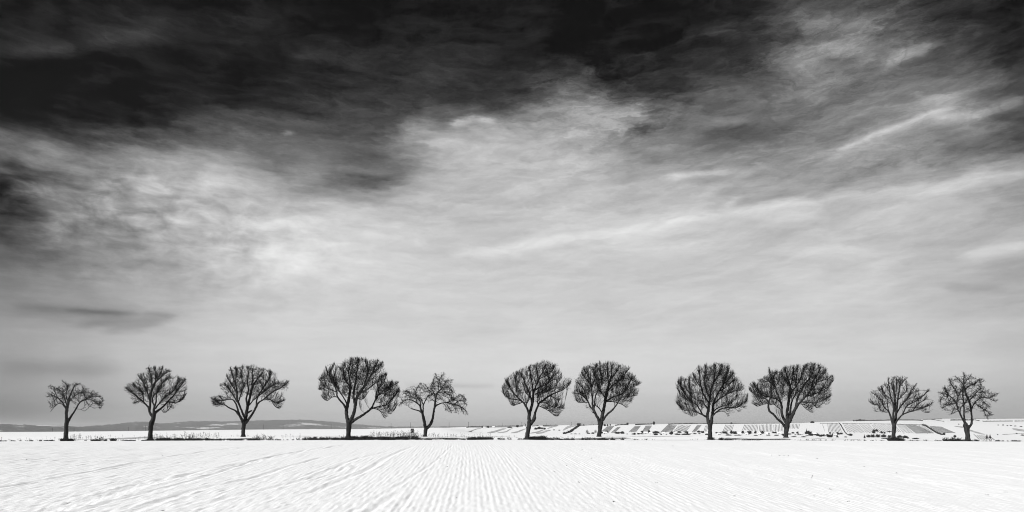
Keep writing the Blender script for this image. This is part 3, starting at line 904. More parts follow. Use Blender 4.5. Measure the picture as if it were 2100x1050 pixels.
 dict(o=(1530, 740, 6.178), Y=92, style='up', dens=1.3,
  label='ninth tree of the row, wide dense bare crown with a crooked limb elbowing left',
  trunk=[(504,995,62),(505,960,56),(508,900,56),(515,830,64),(525,770,70)],
  limbs=[[(500,845,40),(450,780,29),(400,740,27),(350,680,26),(300,640,26),(285,590,24),(290,530,20),(310,470,16),(320,400,14),(330,300,12),(310,200,8),(300,130,4)],
   [(292,530,15),(260,490,14),(180,470,12),(120,440,10),(40,370,5)],[(285,535,9),(210,560,7),(150,580,5),(90,550,4)],
   [(510,785,40),(470,720,33),(450,650,31),(450,570,28),(430,500,22),(400,420,18),(370,330,16),(340,230,12),(380,140,5)],
   [(440,530,15),(380,480,13),(310,460,12),(200,430,12),(150,370,8),(90,290,4)],
   [(525,775,46),(520,670,36),(530,580,35),(545,480,34),(555,400,34),(560,320,26),(530,220,18),(500,130,8),(490,90,4)],
   [(555,430,24),(620,340,18),(680,250,16),(720,160,10),(760,80,4)],[(540,760,36),(560,650,27),(570,560,22),(600,470,15),(660,380,9)],
   [(545,780,46),(600,660,40),(640,580,36),(680,530,26),(740,470,22),(820,380,16),(900,280,12),(980,180,6)],
   [(630,590,28),(650,480,24),(690,390,24),(740,300,20),(800,230,16),(850,130,10),(860,50,4)],
   [(685,525,22),(780,530,16),(860,540,12),(950,520,10),(1040,470,4)],[(750,460,15),(850,430,12),(950,390,10),(1040,340,6),(1080,280,3)],
   [(690,535,9),(740,600,6),(820,660,4)],[(820,535,9),(880,600,4)],[(450,620,12),(400,590,8),(350,550,6),(320,560,4)],
   [(560,330,17),(590,220,12),(600,80,5)],[(620,345,13),(640,200,10),(650,70,4)],[(815,385,13),(840,280,10),(920,150,5)],[(450,770,6),(420,680,3)],[(430,755,5),(390,670,3)],
   [(370,335,12),(280,250,9),(230,220,4)],[(900,285,9),(990,260,7),(1070,225,4)],[(180,470,8),(110,350,6),(60,320,3)],[(560,320,13),(470,190,9),(440,150,4)]],
  crown=[(35,370),(60,310),(100,270),(150,290),(160,240),(230,230),(240,200),(290,180),(300,130),(380,130),(440,150),(480,90),(600,70),(700,80),(770,70),(840,45),(900,60),(960,90),(1000,160),(1020,230),(1080,215),(1080,310),(1040,370),(1060,470),(1030,560),(940,590),(870,610),(830,600),(825,650),(740,610),(680,580),(640,520),(580,480),(500,530),(470,580),(420,610),(370,580),(320,580),(260,560),(170,580),(90,550),(100,470)]),
 dict(o=(1775, 765, 7.243), Y=81, style='mid', dens=0.6,
  label='tenth tree of the row, smaller bare tree with sparse open spreading branches',
  trunk=[(415,1020,72),(416,985,58),(418,900,54),(425,820,52),(427,750,52)],
  limbs=[[(412,770,38),(385,690,27),(365,620,24),(340,565,21),(290,520,16),(250,460,14),(245,380,12),(200,380,10),(150,320,9),(90,280,5)],
   [(345,575,16),(280,575,12),(220,550,10),(200,480,10),(130,460,8),(60,430,5)],[(345,565,15),(325,480,12),(330,400,10),(270,330,8),(210,260,6),(190,220,4)],
   [(418,760,34),(410,650,25),(415,560,23),(415,480,22),(380,390,16),(360,290,12),(345,130,5)],
   [(435,760,42),(450,640,35),(445,550,34),(440,470,32),(435,370,24),(420,250,14),(420,150,8),(425,60,4)],
   [(450,620,26),(470,510,24),(475,420,24),(490,320,22),(510,200,16),(550,150,8),(605,105,4)],
   [(460,600,22),(520,500,17),(560,450,16),(610,390,14),(660,310,12),(700,240,8),(745,180,4)],
   [(440,740,34),(500,670,24),(550,620,20),(620,590,18),(700,570,16),(780,545,12),(860,520,10),(920,500,8),(970,460,4)],
   [(540,630,20),(580,550,16),(610,500,16),(680,450,14),(760,410,12),(840,350,10),(930,270,4)],[(600,510,13),(680,520,9),(760,525,7),(880,510,4)],
   [(700,570,13),(760,480,10),(850,420,8),(900,380,4)],[(475,410,14),(540,340,10),(600,280,8),(590,180,5)],[(440,380,11),(460,180,8),(450,60,4)],[(500,260,9),(520,160,6),(540,90,4)],
   [(560,450,9),(640,390,6),(720,370,4)],[(610,395,9),(700,300,6),(780,270,4)],[(385,400,11),(300,330,8),(250,240,5),(240,200,4)],[(230,555,7),(160,570,4)],[(800,545,7),(860,590,4),(930,590,3)],
   [(360,290,9),(300,200,5)],[(435,330,10),(390,180,6),(400,110,4)]],
  crown=[(55,400),(110,410),(85,270),(150,260),(190,220),(300,190),(340,110),(415,60),(500,70),(550,90),(605,100),(620,180),(700,210),(750,180),(770,270),(720,300),(840,310),(930,265),(900,350),(900,400),(860,450),(970,460),(960,510),(850,540),(930,590),(840,590),(680,600),(560,560),(480,520),(400,500),(340,540),(290,600),(150,575),(100,490)]),
 dict(o=(1915, 760, 7.0), Y=81, style='spur', dens=1.0,
  label='eleventh and last tree of the row, bare with pollard knob and three upright stems',
  trunk=[(490,1010,74),(488,980,62),(485,920,60),(475,860,64),(468,810,72),(462,785,74)],
  limbs=[[(455,800,66),(452,760,50),(440,735,28),(410,690,24),(380,620,22),(345,560,20),(330,490,18),(290,420,14),(230,370,12),(160,340,9),(100,330,4)],
   [(380,620,17),(380,560,14),(400,520,12),(430,490,12),(460,460,8),(480,400,5)],
   [(448,770,36),(435,650,21),(435,560,20),(430,480,20),(420,400,18),(420,300,18),(430,200,20),(435,100,10),(430,60,4)],
   [(485,845,40),(515,800,32),(540,770,32),(545,700,25),(540,620,23),(530,530,26),(510,450,28),(480,380,28),(450,290,26),(438,220,18)],
   [(538,570,20),(570,490,14),(610,440,14),(670,400,12),(740,395,9),(820,390,6),(890,350,4)],
   [(505,430,18),(560,370,14),(620,300,12),(680,230,8),(650,120,4)],[(332,500,15),(345,390,12),(380,330,12),(415,270,10)],
   [(345,370,13),(310,280,10),(260,210,8),(230,130,4)],[(445,280,17),(500,220,12),(580,190,10),(660,130,5)],
   [(290,430,11),(250,450,8),(200,390,8),(190,300,6),(150,260,4)],[(640,420,9),(700,440,6),(770,520,4)],[(590,460,9),(620,490,9),(690,540,8),(740,570,6),(830,640,4)],[(700,545,6),(720,590,5),(760,680,3)],
   [(325,480,9),(250,480,6),(130,530,4)],[(325,490,7),(290,550,5),(260,620,3)],[(432,540,8),(480,540,6),(470,600,4)],[(160,340,7),(90,440,4)],[(740,395,7),(860,440,4)],[(425,210,11),(370,150,7),(320,100,4)],[(435,200,9),(520,100,4)],
   [(620,300,9),(740,320,6),(790,330,4)],[(230,370,8),(160,250,5)]],
  crown=[(60,340),(110,310),(150,250),(160,210),(220,210),(230,130),(310,100),(400,90),(430,55),(475,60),(520,95),(600,120),(680,120),(720,160),(690,200),(740,250),(790,310),(890,330),(910,430),(860,470),(790,440),(780,530),(830,640),(770,690),(700,600),(640,560),(600,580),(560,540),(500,620),(460,620),(440,560),(400,480),(330,620),(260,620),(180,560),(100,540),(130,450),(80,440)]),
]


def in_poly(x, z, poly):
    inside = np.zeros(len(x), bool)
    n = len(poly)
    for i in range(n):
        x0, z0 = poly[i]
        x1, z1 = poly[(i + 1) % n]
        if z0 == z1:
            continue
        c = ((z0 > z) != (z1 > z)) & (x < (x1 - x0) * (z - z0) / (z1 - z0) + x0)
        inside ^= c
    return inside


def edge_dist(x, z, poly):
    best = np.full(len(x), 1e9)
    n = len(poly)
    for i in range(n):
        a = np.array(poly[i])
        b = np.array(poly[(i + 1) % n])
        ab = b - a
        t = np.clip(((x - a[0]) * ab[0] + (z - a[1]) * ab[1]) / max(ab @ ab, 1e-9), 0, 1)
        best = np.minimum(best, np.hypot(x - a[0] - t * ab[0], z - a[1] - t * ab[1]))
    return best


TREE_X = []


def make_tree(idx, T):
    rng = np.random.default_rng(100 + idx)
    x0, y0, sc = T['o']
    Y = float(T['Y'])
    mpp = Y / F                                       # metres per photo pixel at that distance
    bx = x0 + T['trunk'][0][0] / sc
    TREE_X.append(bx)
    Xb = (bx - CX) * mpp
    Zg = float(ground_z(Xb, Y))
    az_ = math.atan2(Xb, Y)
    root = empty('bare_tree', (Xb, Y, Zg))
    root.rotation_euler = (0, 0, -az_)                # the side the photograph shows faces the field
    ca = cos(az_)
    tag(root, T['label'], 'tree', 'bare trees lining the country road')

    def loc(cx_, cy_):
        px, py = x0 + cx_ / sc, y0 + cy_ / sc
        return ((px - CX) * mpp - Xb) * ca, EYE - (py - HY) * mpp - Zg

    tk = np.array([[loc(a, b)[0], 0.0, loc(a, b)[1], w / sc * mpp * 0.5] for a, b, w in T['trunk']])
    tk[0, 2] = min(tk[0, 2], -0.2)
    tr = resample(tk, 0.16)
    rad = tr[:, 3] * (1 + 0.10 * (rng.random(len(tr)) - 0.5))
    low = np.clip((0.35 - tr[:, 2]) / 0.35, 0, 1)
    V, Fc = tube(tr[:, :3], rad * (1 + 0.42 * low ** 2), 12, 0.09, rng)
    mesh_obj('trunk', V, Fc, M_BARK, root)
    known = [tr]
    seeds, seed_r, seed_dir = [], [], []
    for li, L in enumerate(T['limbs']):
        pts = np.array([[loc(a, b)[0], 0.0, loc(a, b)[1], w / sc * mpp * 0.5] for a, b, w in L])
        allp = np.concatenate(known)
        d2 = (allp[:, 0] - pts[0, 0]) ** 2 + (allp[:, 2] - pts[0, 2]) ** 2
        d0 = allp[np.argmin(d2), 1]
        seg = np.r_[0, np.cumsum(np.hypot(np.diff(pts[:, 0]), np.diff(pts[:, 2])))]
        k = (1 if (li + idx) % 2 else -1) * rng.uniform(0.12, 0.62)
        bend = rng.uniform(-0.25, 0.25)
        pts[:, 1] = d0 + k * seg + bend * seg * np.sin(seg / max(seg[-1], 0.1) * pi)
        rs = resample(pts, 0.16)
        rs[:, :3] += (rng.random((len(rs), 3)) - 0.5) * 0.035
        rs[:, 3] = np.maximum(rs[:, 3], 0.012)
        r = rs[:, 3] * (1 + 0.16 * (rng.random(len(rs)) - 0.5))
        V, Fc = tube(rs[:, :3], r, 8 if rs[0, 3] > 0.08 else 6, 0.07, rng)
        mesh_obj('limb', V, Fc, M_BARK, root)
        known.append(rs)
        n0 = 2 if rs[0, 3] < 0.1 else max(2, len(rs) // 3)
        dirs = np.gradient(rs[:, :3], axis=0)
        for q, dq in zip(rs[n0:], dirs[n0:]):
            if q[3] < 0.14:
                seeds.append(q[:3])
                seed_r.append(q[3])
                seed_dir.append(dq / max(np.linalg.norm(dq), 1e-6))
    poly = [loc(a, b) for a, b in T['crown']]
    px_, pz_ = np.array(poly)[:, 0], np.array(poly)[:, 1]
    # marks that the branchlets grow towards, spread through the crown's volume
    area = 0.5 * abs(np.dot(px_, np.roll(pz_, 1)) - np.dot(pz_, np.roll(px_, 1)))
    want = int(area * 24 * T['dens'])
    A = []
    while sum(len(a) for a in A) < want:
        x = rng.uniform(px_.min(), px_.max(), want)
        z = rng.uniform(pz_.min(), pz_.max(), want)
        ok = in_poly(x, z, poly)
        x, z = x[ok], z[ok]
        ed = edge_dist(x, z, poly)
        dep = np.minimum(0.25 + 1.25 * ed, 2.6)
        A.append(np.c_[x, rng.uniform(-1, 1, len(x)) * dep, z])
    A = np.concatenate(A)[:want]
    style = T['style']
    up = {'up': 0.34, 'mid': 0.20, 'spur': 0.0, 'droop': -0.10}[style]
    wander = {'up': 0.07, 'mid': 0.12, 'spur': 0.40, 'droop': 0.32}[style]
    mom = {'up': 0.8, 'mid': 0.8, 'spur': 0.4, 'droop': 0.6}[style]
    step, kill, infl = 0.24, 0.30, 1.9
    N = np.array(seeds)
    Dn = np.array(seed_dir)
    n0 = len(N)
    par = [-1] * n0
    bestd = np.full(len(A), 1e9)
    besti = np.zeros(len(A), int)
    alive = np.ones(len(A), bool)

    def update(new, off):
        d = np.linalg.norm(A[:, None, :] - new[None], axis=2)
        k = d.argmin(1)
        dm = d[np.arange(len(k)), k]
        u_ = dm < bestd
        bestd[u_] = dm[u_]
        besti[u_] = k[u_] + off
    update(N, 0)
    used = np.zeros(n0, int)
    for it in range(40):
        alive &= bestd > kill
        alive &= used[besti] < 3
        act = alive & (bestd < infl)
        if not act.any():
            break
        ids = besti[act]
        dv = A[act] - N[ids]
        dv /= np.linalg.norm(dv, axis=1, keepdims=True)
        acc = np.zeros((len(N), 3))
        np.add.at(acc, ids, dv)
        u = np.unique(ids)
        g = acc[u]
        g /= np.maximum(np.linalg.norm(g, axis=1, keepdims=True), 1e-6)
        g = g + Dn[u] * mom + np.array([0, 0, up]) + rng.normal(0, wander, g.shape)
        if up > 0:                                  # these trees do not let their branchlets hang
            g[:, 2] = np.maximum(g[:, 2], -0.22)
        g /= np.linalg.norm(g, axis=1, keepdims=True)
        off = len(N)
        new = N[u] + g * step
        used[u] += 1
        used = np.concatenate([used, np.zeros(len(u), int)])
        N = np.concatenate([N, new])
        Dn = np.concatenate([Dn, g])
        par.extend(int(i) for i in u)
        update(new, off)
        if len(N) > 4500:
            break
    par = np.array(par)
    M = len(N)
    cnt = np.zeros(M)
    for i in range(M - 1, n0 - 1, -1):
        if cnt[i] == 0:
            cnt[i] = 1
        if par[i] >= n0:
            cnt[par[i]] += cnt[i]
    r0 = {'up': 0.0122, 'mid': 0.0140, 'spur': 0.0145, 'droop': 0.0140}[style]
    rr = np.minimum(r0 * 1.0 * np.maximum(cnt, 1) ** (1 / 2.6), 0.042)
    ii = np.arange(n0, M)
    pp = par[ii]
    ra = np.where(pp >= n0, np.minimum(rr[pp], rr[ii] * 1.6), rr[ii] * 1.15)
    parts = [prisms(N[pp], N[ii], ra, rr[ii], 3)]
    # the last shoots, two orders of them
    mid_x = 0.5 * (px_.min() + px_.max())
    base_p = np.array([tk[-1, 0], 0.0, tk[-1, 2]])
    seedsel = np.arange(n0)[np.array(seed_r) < 0.075]
    cand = np.concatenate([ii, seedsel, seedsel])

    def inside(p, tol):
        return in_poly(p[:, 0], p[:, 2], poly) | (edge_dist(p[:, 0], p[:, 2], poly) < tol)

    def shoots(P, B, prob, lo, hi, kb, ku, kr, ko, curve, r, over=0.42):
        keep = rng.random(len(P)) < prob
        P, B = P[keep], B[keep]
        out = P - base_p
        out /= np.maximum(np.linalg.norm(out, axis=1, keepdims=True), 0.1)
        lift = np.where(B[:, 2:3] < -0.15, 0.25, 1.0)
        d = B * kb + out * ko + np.array([[0, 0, ku]]) * lift + rng.normal(0, kr, P.shape)
        d /= np.linalg.norm(d, axis=1, keepdims=True)
        L = rng.uniform(lo, hi, len(P))
        tol = rng.uniform(0.0, over, len(P)) ** 1.3 + 0.05
        for _ in range(3):
            bad = ~inside(P + d * L[:, None], tol)
            L[bad] *= 0.62
        ok = inside(P + d * L[:, None], tol + 0.12)
        P, d, L = P[ok], d[ok], L[ok]
        q0, res, k = P, [], 3 if hi > 0.45 else 2
        for j in range(k):
            d = d + np.array([0, 0, curve]) + rng.normal(0, kr * wig, d.shape)
            d /= np.linalg.norm(d, axis=1, keepdims=True)
            q1 = q0 + d * (L / k)[:, None]
            parts.append(prisms(q0, q1, np.full(len(P), r * (1 - 0.45 * j / k)), np.full(len(P), r * (1 - 0.45 * (j + 1) / k)), 3))
            res.append((q1, d.copy()))
            q0 = q1
        return res

    BP, BD = N[cand], Dn[cand]
    wig = {'up': 0.16, 'mid': 0.22, 'spur': 0.34, 'droop': 0.28}[style]
    dn = T['dens']
    if style == 'up':
        for pr in (1.0, 0.5 * dn):
            lv = shoots(BP, BD, pr, 0.40, 1.15, 0.55, 0.62, 0.24, 0.40, 0.10, r0)
            for q, d in lv[:2]:
                shoots(q, d, 0.5, 0.20, 0.55, 0.75, 0.40, 0.34, 0.15, 0.05, r0 * 0.85)
    elif style == 'mid':
        for pr in (1.0, 0.7 if dn > 0.8 else 0.3):
            lv = shoots(BP, BD, pr, 0.35, 1.0, 0.7, 0.36, 0.32, 0.4, 0.06, r0)
            for q, d in lv[:2]:
                shoots(q, d, 0.5, 0.16, 0.42, 0.8, 0.25, 0.42, 0.1, 0.03, r0 * 0.85)
    elif style == 'spur':
        for pr in (1.0, 0.9):
            lv = shoots(BP, BD, pr, 0.20, 0.6, 0.6, 0.05, 0.48, 0.25, -0.03, r0)
            for q, d in lv[:2]:
                shoots(q, d, 0.6, 0.10, 0.28, 0.5, 0.05, 0.6, 0.1, 0.0, r0 * 0.9)
    else:
        for pr in (1.0, 0.9):
            lv = shoots(BP, BD, pr, 0.25, 0.8, 0.6, -0.02, 0.4, 0.3, -0.16, r0)
            for q, d in lv[:2]:
                shoots(q, d, 0.55, 0.12, 0.40, 0.7, -0.1, 0.5, 0.15, -0.12, r0 * 0.9)
    # a haze of hair-fine twigs, some of them reaching out past the rest
    fine_u = {'up': 0.5, 'mid': 0.3, 'spur': 0.05, 'droop': -0.05}[style]
    for q in range(1 if style in ('up', 'mid') and dn > 0.8 else 0):
        lv = shoots(BP, BD, 0.85, 0.45, 1.0, 0.6, fine_u, 0.30, 0.5, 0.06 if fine_u > 0.1 else -0.08, 0.0075, 0.45)
        for q0, d0 in lv:
            shoots(q0, d0, 0.4, 0.15, 0.4, 0.8, fine_u * 0.6, 0.36, 0.2, 0.03, 0.0065, 0.45)
    VV, FF, off = [], [], 0
    for v_, f_ in parts:
        VV.append(v_)
        FF.append(f_ + off)
        off += len(v_)
    VV, FF = np.concatenate(VV), np.concatenate(FF)
    cr = mesh_obj('crown', VV, FF, M_TWIG, root, smooth=False)
    cr['kind'] = 'stuff'
    return len(FF)


tri = 0
for i, T in enumerate(TREES):
    tri += make_tree(i, T) * 2
print('crown triangles', tri)

# ------------------------------------------------------------------ verge: tussocks and tree-shadow strips, weeds, shrubs
rng = np.random.default_rng(7)


def blades(name, spots, mat, w, lean, label, parent=None, kind='stuff'):
    """spots: rows of x, y, z, height"""
    s = np.asarray(spots, float)
    tip = s[:, :3] + np.c_[rng.normal(0, lean, len(s)) * s[:, 3], rng.normal(0, lean, len(s)) * s[:, 3], s[:, 3]]
    b0 = s[:, :3] - np.array([0, 0, 0.06])
    V, Fc = prisms(b0, tip, np.full(len(s), w), np.full(len(s), w * 0.4), 3)
    o = mesh_obj(name, V, Fc, mat, parent, smooth=False)
    if kind:
        o['kind'] = kind
    if label:
        o['label'] = label
    return o


def verge_point(px, Y):
    X = (px - CX) / F * Y
    return X, Y, float(ground_z(X, Y))


# (x from, x to, distance from, distance to, height m, count)
TUSS_SHADOW = [  # grass tufts, plus long strips right of trunks: tree shadows built as dark blades
 (0, 80, 79, 82, 0.10, 120), (70, 86, 79.3, 80.0, 0.22, 90), (85, 130, 81, 82, 0.10, 160), (126, 150, 80.5, 82, 0.26, 160), (188, 202, 79, 79.6, 0.18, 90),
 (203, 236, 78.8, 79.8, 0.24, 260), (234, 312, 78.8, 79.6, 0.10, 330), (300, 345, 79.2, 80.8, 0.30, 460), (340, 402, 79.4, 81, 0.24, 560),
 (396, 438, 79.4, 80.4, 0.20, 330), (438, 480, 79.4, 80.2, 0.09, 90), (480, 556, 79.6, 80.4, 0.13, 560), (560, 575, 79.6, 80.2, 0.10, 60), (633, 684, 79.5, 80.4, 0.17, 330),
 (682, 708, 79.5, 81.5, 0.24, 300), (700, 856, 79.4, 81.4, 0.28, 1500), (716, 852, 81.0, 83.0, 0.36, 1300), (855, 884, 79.6, 80.2, 0.12, 150), (898, 1002, 80.6, 81.3, 0.09, 520),
 (960, 1010, 80.6, 82.5, 0.24, 260), (1086, 1118, 79.8, 81.4, 0.34, 560), (1112, 1140, 79.6, 81.4, 0.15, 150), (1140, 1232, 79.2, 79.8, 0.09, 420), (1226, 1262, 79.2, 79.7, 0.11, 260),
 (1456, 1480, 79.8, 81.4, 0.30, 420), (1478, 1500, 79.6, 81, 0.14, 130), (1500, 1560, 79, 80, 0.07, 120), (1822, 1858, 79.0, 80.4, 0.32, 520), (1826, 1846, 80.2, 81.2, 0.4, 240),
 (1982, 1994, 79, 79.5, 0.14, 60), (2040, 2050, 79, 79.5, 0.16, 60), (2075, 2092, 79, 79.5, 0.14, 70), (1935, 1968, 82, 84, 0.2, 120), (1010, 1300, 79.6, 88, 0.12, 900), (1300, 1980, 79.4, 84, 0.12, 420), (0, 700, 79.6, 84, 0.12, 420), (860, 1010, 80, 85, 0.12, 160), (1960, 2100, 79, 82, 0.12, 90), (300, 560, 81, 84, 0.16, 300), (640, 860, 82, 85, 0.3, 700), (1090, 1180, 80, 84, 0.2, 240),
]
sp = []
for xa, xb, ya, yb, h, n in TUSS_SHADOW:
    x = rng.uniform(xa, xb, n)
    clump = vnoise(x * 0.16, x * 0 + xa, 51) + 0.5 * vnoise(x * 0.55, x * 0 + xa, 52)
    Yv = rng.uniform(ya, yb, n) + 0.9 * vnoise(x * 0.045, x * 0, 53)
    keep = clump > (-0.22 if h > 0.28 else (-0.06 if h > 0.12 else 0.08))
    for px, Yq, cv in zip(x[keep], Yv[keep], clump[keep]):
        X, Yw, z = verge_point(px, Yq)
        sp.append((X, Yw, z, h * rng.uniform(0.5, 1.25) * (0.85 + 0.9 * max(cv, 0))))
sp = np.array(sp)
rep = np.repeat(sp, 3, 0)
rep[:, 0] += rng.normal(0, 0.06, len(rep))
rep[:, 1] += rng.normal(0, 0.05, len(rep))
blades('grass_and_shadow_strips', rep, M_GRASS, 0.022, 0.55, 'low dark grass along the verge, partly tree shadows on snow built as dark blades')


def stalk_spots(zones):
    P0, P1, R0, R1 = [], [], [], []
    for xa, xb, ya, yb, h, n in zones:
        for _ in range(n):
            X, Yw, z = verge_point(rng.uniform(xa, xb), rng.uniform(ya, yb))
            hh = h * rng.uniform(0.45, 1.1)
            a = np.array([X, Yw, z - 0.05])
            b = a + np.array([rng.normal(0, 0.14) * hh, rng.normal(0, 0.1) * hh, hh])
            P0.append(a); P1.append(b); R0.append(0.010); R1.append(0.006)
            for _k in range(rng.integers(2, 6)):
                t = rng.uniform(0.45, 1.0)
                c = a + (b - a) * t
                d = c + np.array([rng.normal(0, 0.12), rng.normal(0, 0.1), rng.uniform(0.02, 0.16)]) * hh
                P0.append(c); P1.append(d); R0.append(0.009); R1.append(0.012)
    return prisms(P0, P1, R0, R1, 3)


V, Fc = stalk_spots([
 (0, 60, 82, 86, 0.45, 12), (60, 130, 82, 88, 0.35, 12), (140, 215, 83, 90, 0.62, 60), (215, 305, 84, 92, 0.45, 16), (312, 405, 82, 88, 0.70, 80), (370, 450, 88, 94, 0.72, 60), (405, 450, 82, 86, 0.5, 20),
 (450, 520, 90, 94, 0.35, 14), (560, 620, 86, 92, 0.55, 14), (690, 760, 84, 90, 0.5, 26), (760, 860, 83, 90, 0.95, 170), (860, 940, 88, 94, 0.6, 50), (940, 1010, 86, 93, 0.6, 30), (1010, 1080, 86, 93, 0.25, 22), (1110, 1260, 84, 92, 0.25, 40)])
weeds = mesh_obj('dry_weeds', V, Fc, M_WEED, smooth=False)
tag(weeds, 'thin dry weed stalks standing in snow between the trees', kind='stuff')


def twig_bush(name, px, Y, w, h, n, mat, label, cat, group, rad=0.012, z=None, spread=0.8):
    """a leafless shrub: stems from one foot that fork upward"""
    X = (px - CX) / F * Y
    z = float(ground_z(X, Y)) if z is None else z
    root = empty(name, (X, Y, z))
    tag(root, label, cat, group)
    P0, P1, R0, R1 = [], [], [], []
    Q0, Q1, S0_, S1_ = [], [], [], []
    for _ in range(n):
        bx_, by_ = rng.uniform(-0.5, 0.5) * w * 0.6, rng.uniform(-0.3, 0.3) * w * 0.5
        a = np.array([bx_, by_, -0.06])
        hh = h * rng.uniform(0.35, 1.0) * (1 - 0.5 * (abs(bx_) / (0.32 * w + 1e-6)) ** 2 * 0.6)
        b = a + np.array([bx_ * spread + rng.normal(0, 0.2) * hh, rng.normal(0, 0.25) * hh, hh * 0.55])
        P0.append(a); P1.append(b); R0.append(rad * 1.4); R1.append(rad)
        for _k in range(4):
            c = a + (b - a) * rng.uniform(0.5, 1.0)
            d = c + np.array([rng.normal(0, 0.24) * hh, rng.normal(0, 0.2) * hh, hh * rng.uniform(0.15, 0.5)])
            Q0.append(c); Q1.append(d); S0_.append(rad); S1_.append(rad * 0.5)
    V, Fc = prisms(P0, P1, R0, R1, 3)
    o = mesh_obj('stem', V, Fc, mat, root, smooth=False)
    o['kind'] = 'stuff'
    V, Fc = prisms(Q0, Q1, S0_, S1_, 3)
    o = mesh_obj('twigs', V, Fc, mat, root, smooth=False)
    o['kind'] = 'stuff'
    return root


G_SH = 'leafless shrubs on the snowy verge'
for px, Y, w, h, n, mat, label in [
 (540, 84, 2.2, 1.15, 26, M_WEED, 'tall dry weed clump on the verge right of the third tree'),
 (645, 82, 2.9, 0.62, 90, M_GRASS, 'low wide dark shrub left of the fourth tree with the biggest crown'),
 (612, 84, 0.7, 0.7, 5, M_WEED, 'few thin dry stems midway between third and fourth trees'),
 (985, 82, 2.6, 0.62, 80, M_GRASS, 'dark leafless shrub ending the black verge strip left of the sixth tree'),
 (1950, 84, 2.2, 0.75, 46, M_BUSH, 'wiry grey shrub on the verge between the last two trees'),
 (1977, 82.5, 0.8, 0.45, 22, M_GRASS, 'small tufted shrub hugging the left foot of the last tree'),
 (2000, 82.5, 0.9, 0.38, 24, M_GRASS, 'small dark shrub just right of the last tree trunk'),
 (390, 86, 1.6, 0.75, 14, M_WEED, 'loose dry weed clump right of the second tree with twisted trunk'),
 (205, 86, 1.2, 0.8, 10, M_WEED, 'thin upright dry weeds right of the first tree'),
 (838, 85, 1.6, 1.0, 18, M_WEED, 'tall dry weeds in front of the little signboard'),
]:
    twig_bush('verge_shrub', px, Y, w, h, n, mat, label, 'shrub', G_SH, rad=0.016 if mat is M_WEED else 0.02)

# knots and roots that belong to single trees
# little signboard in the weeds
Ysg = 101.0
Xs = (845.5 - CX) / F * Ysg
zg = float(ground_z(Xs, Ysg))
sg = empty('signboard', (Xs, Ysg, zg))
tag(sg, 'small dark square signboard with a pale arched mark in weeds left of fifth tree', 'sign')


def box(name, c, s, mat, parent, bev=0.0):
    x, y, z = c
    a, b, d = s[0] / 2, s[1] / 2, s[2] / 2
    v = [(x - a, y - b, z - d), (x + a, y - b, z - d), (x + a, y + b, z - d), (x - a, y + b, z - d),
         (x - a, y - b, z + d), (x + a, y - b, z + d), (x + a, y + b, z + d), (x - a, y + b, z + d)]
    return mesh_obj(name, v, [(0, 3, 2, 1), (4, 5, 6, 7), (0, 1, 5, 4), (1, 2, 6, 5), (2, 3, 7, 6), (3, 0, 4, 7)], mat, parent, smooth=False)


zc = EYE - (883.3 - HY) * Ysg / F - zg
bd = box('board', (0, 0, zc), (0.46, 0.03, 0.62), M_SIGN, sg)
box('post', (-0.19, 0.045, zc / 2 + 0.1), (0.03, 0.04, zc + 0.2), M_SIGNP, sg)
box('post', (0.19, 0.045, zc / 2 + 0.1), (0.03, 0.04, zc + 0.2), M_SIGNP, sg)
arc_p = [(-0.13 + 0.02 * k, -0.022, zc - 0.20 + 0.33 * sin(pi * min(1, k / 9.0) * 0.75)) for k in range(10)]
V, Fc = tube(arc_p, [0.035] * 10, 6)
mesh_obj('emblem', V, Fc, M_SIGNP, sg)

# stubble bits poking out of the near field
bits = [(55, 942), (100, 979), (290, 934), (334, 935), (235, 932), (858, 960), (917, 957), (902, 940), (935, 1021), (1137, 968), (1162, 955), (1187, 989), (1213, 940), (1258, 1028),
        (1583, 934), (1598, 935), (1607, 934), (1617, 935), (1675, 941), (1730, 951), (1773, 957), (1557, 958), (1506, 1017), (1670, 1017), (1703, 1003), (1740, 1028), (2063, 1010), (2024, 1015), (334, 1047), (1194, 922), (1380, 915), (1838, 970), (1641, 1045), (1345, 990)]
P0, P1, R0, R1 = [], [], [], []
for px, py in bits:
    X, Yq = on_field(px, py)
    for k in range(5):
        a = np.array([X + rng.normal(0, 0.0006 * Yq), Yq + rng.normal(0, 0.03), field_z(Yq, X) - 0.02])
        P0.append(a); P1.append(a + np.array([rng.normal(0, 0.015), rng.normal(0, 0.015), 0.02 + rng.uniform(0.0003, 0.0010) * Yq])); R0.append(0.003 + 0.00016 * Yq); R1.append(0.002 + 0.00008 * Yq)
X, Yq = on_field(1664, 980)
P0.append(np.array([X, Yq, field_z(Yq, X) - 0.02])); P1.append(np.array([X + 0.035, Yq, field_z(Yq, X) + 0.075])); R0.append(0.006); R1.append(0.005)
V, Fc = prisms(P0, P1, R0, R1, 4)
st = mesh_obj('stubble', V, Fc, M_GRASS, smooth=False)
tag(st, 'scattered dark stubble bits poking out of the snowy field', kind='stuff')

# ------------------------------------------------------------------ far slope: strips, vineyards, hedges, village
LO, HI = 640.0, 1420.0


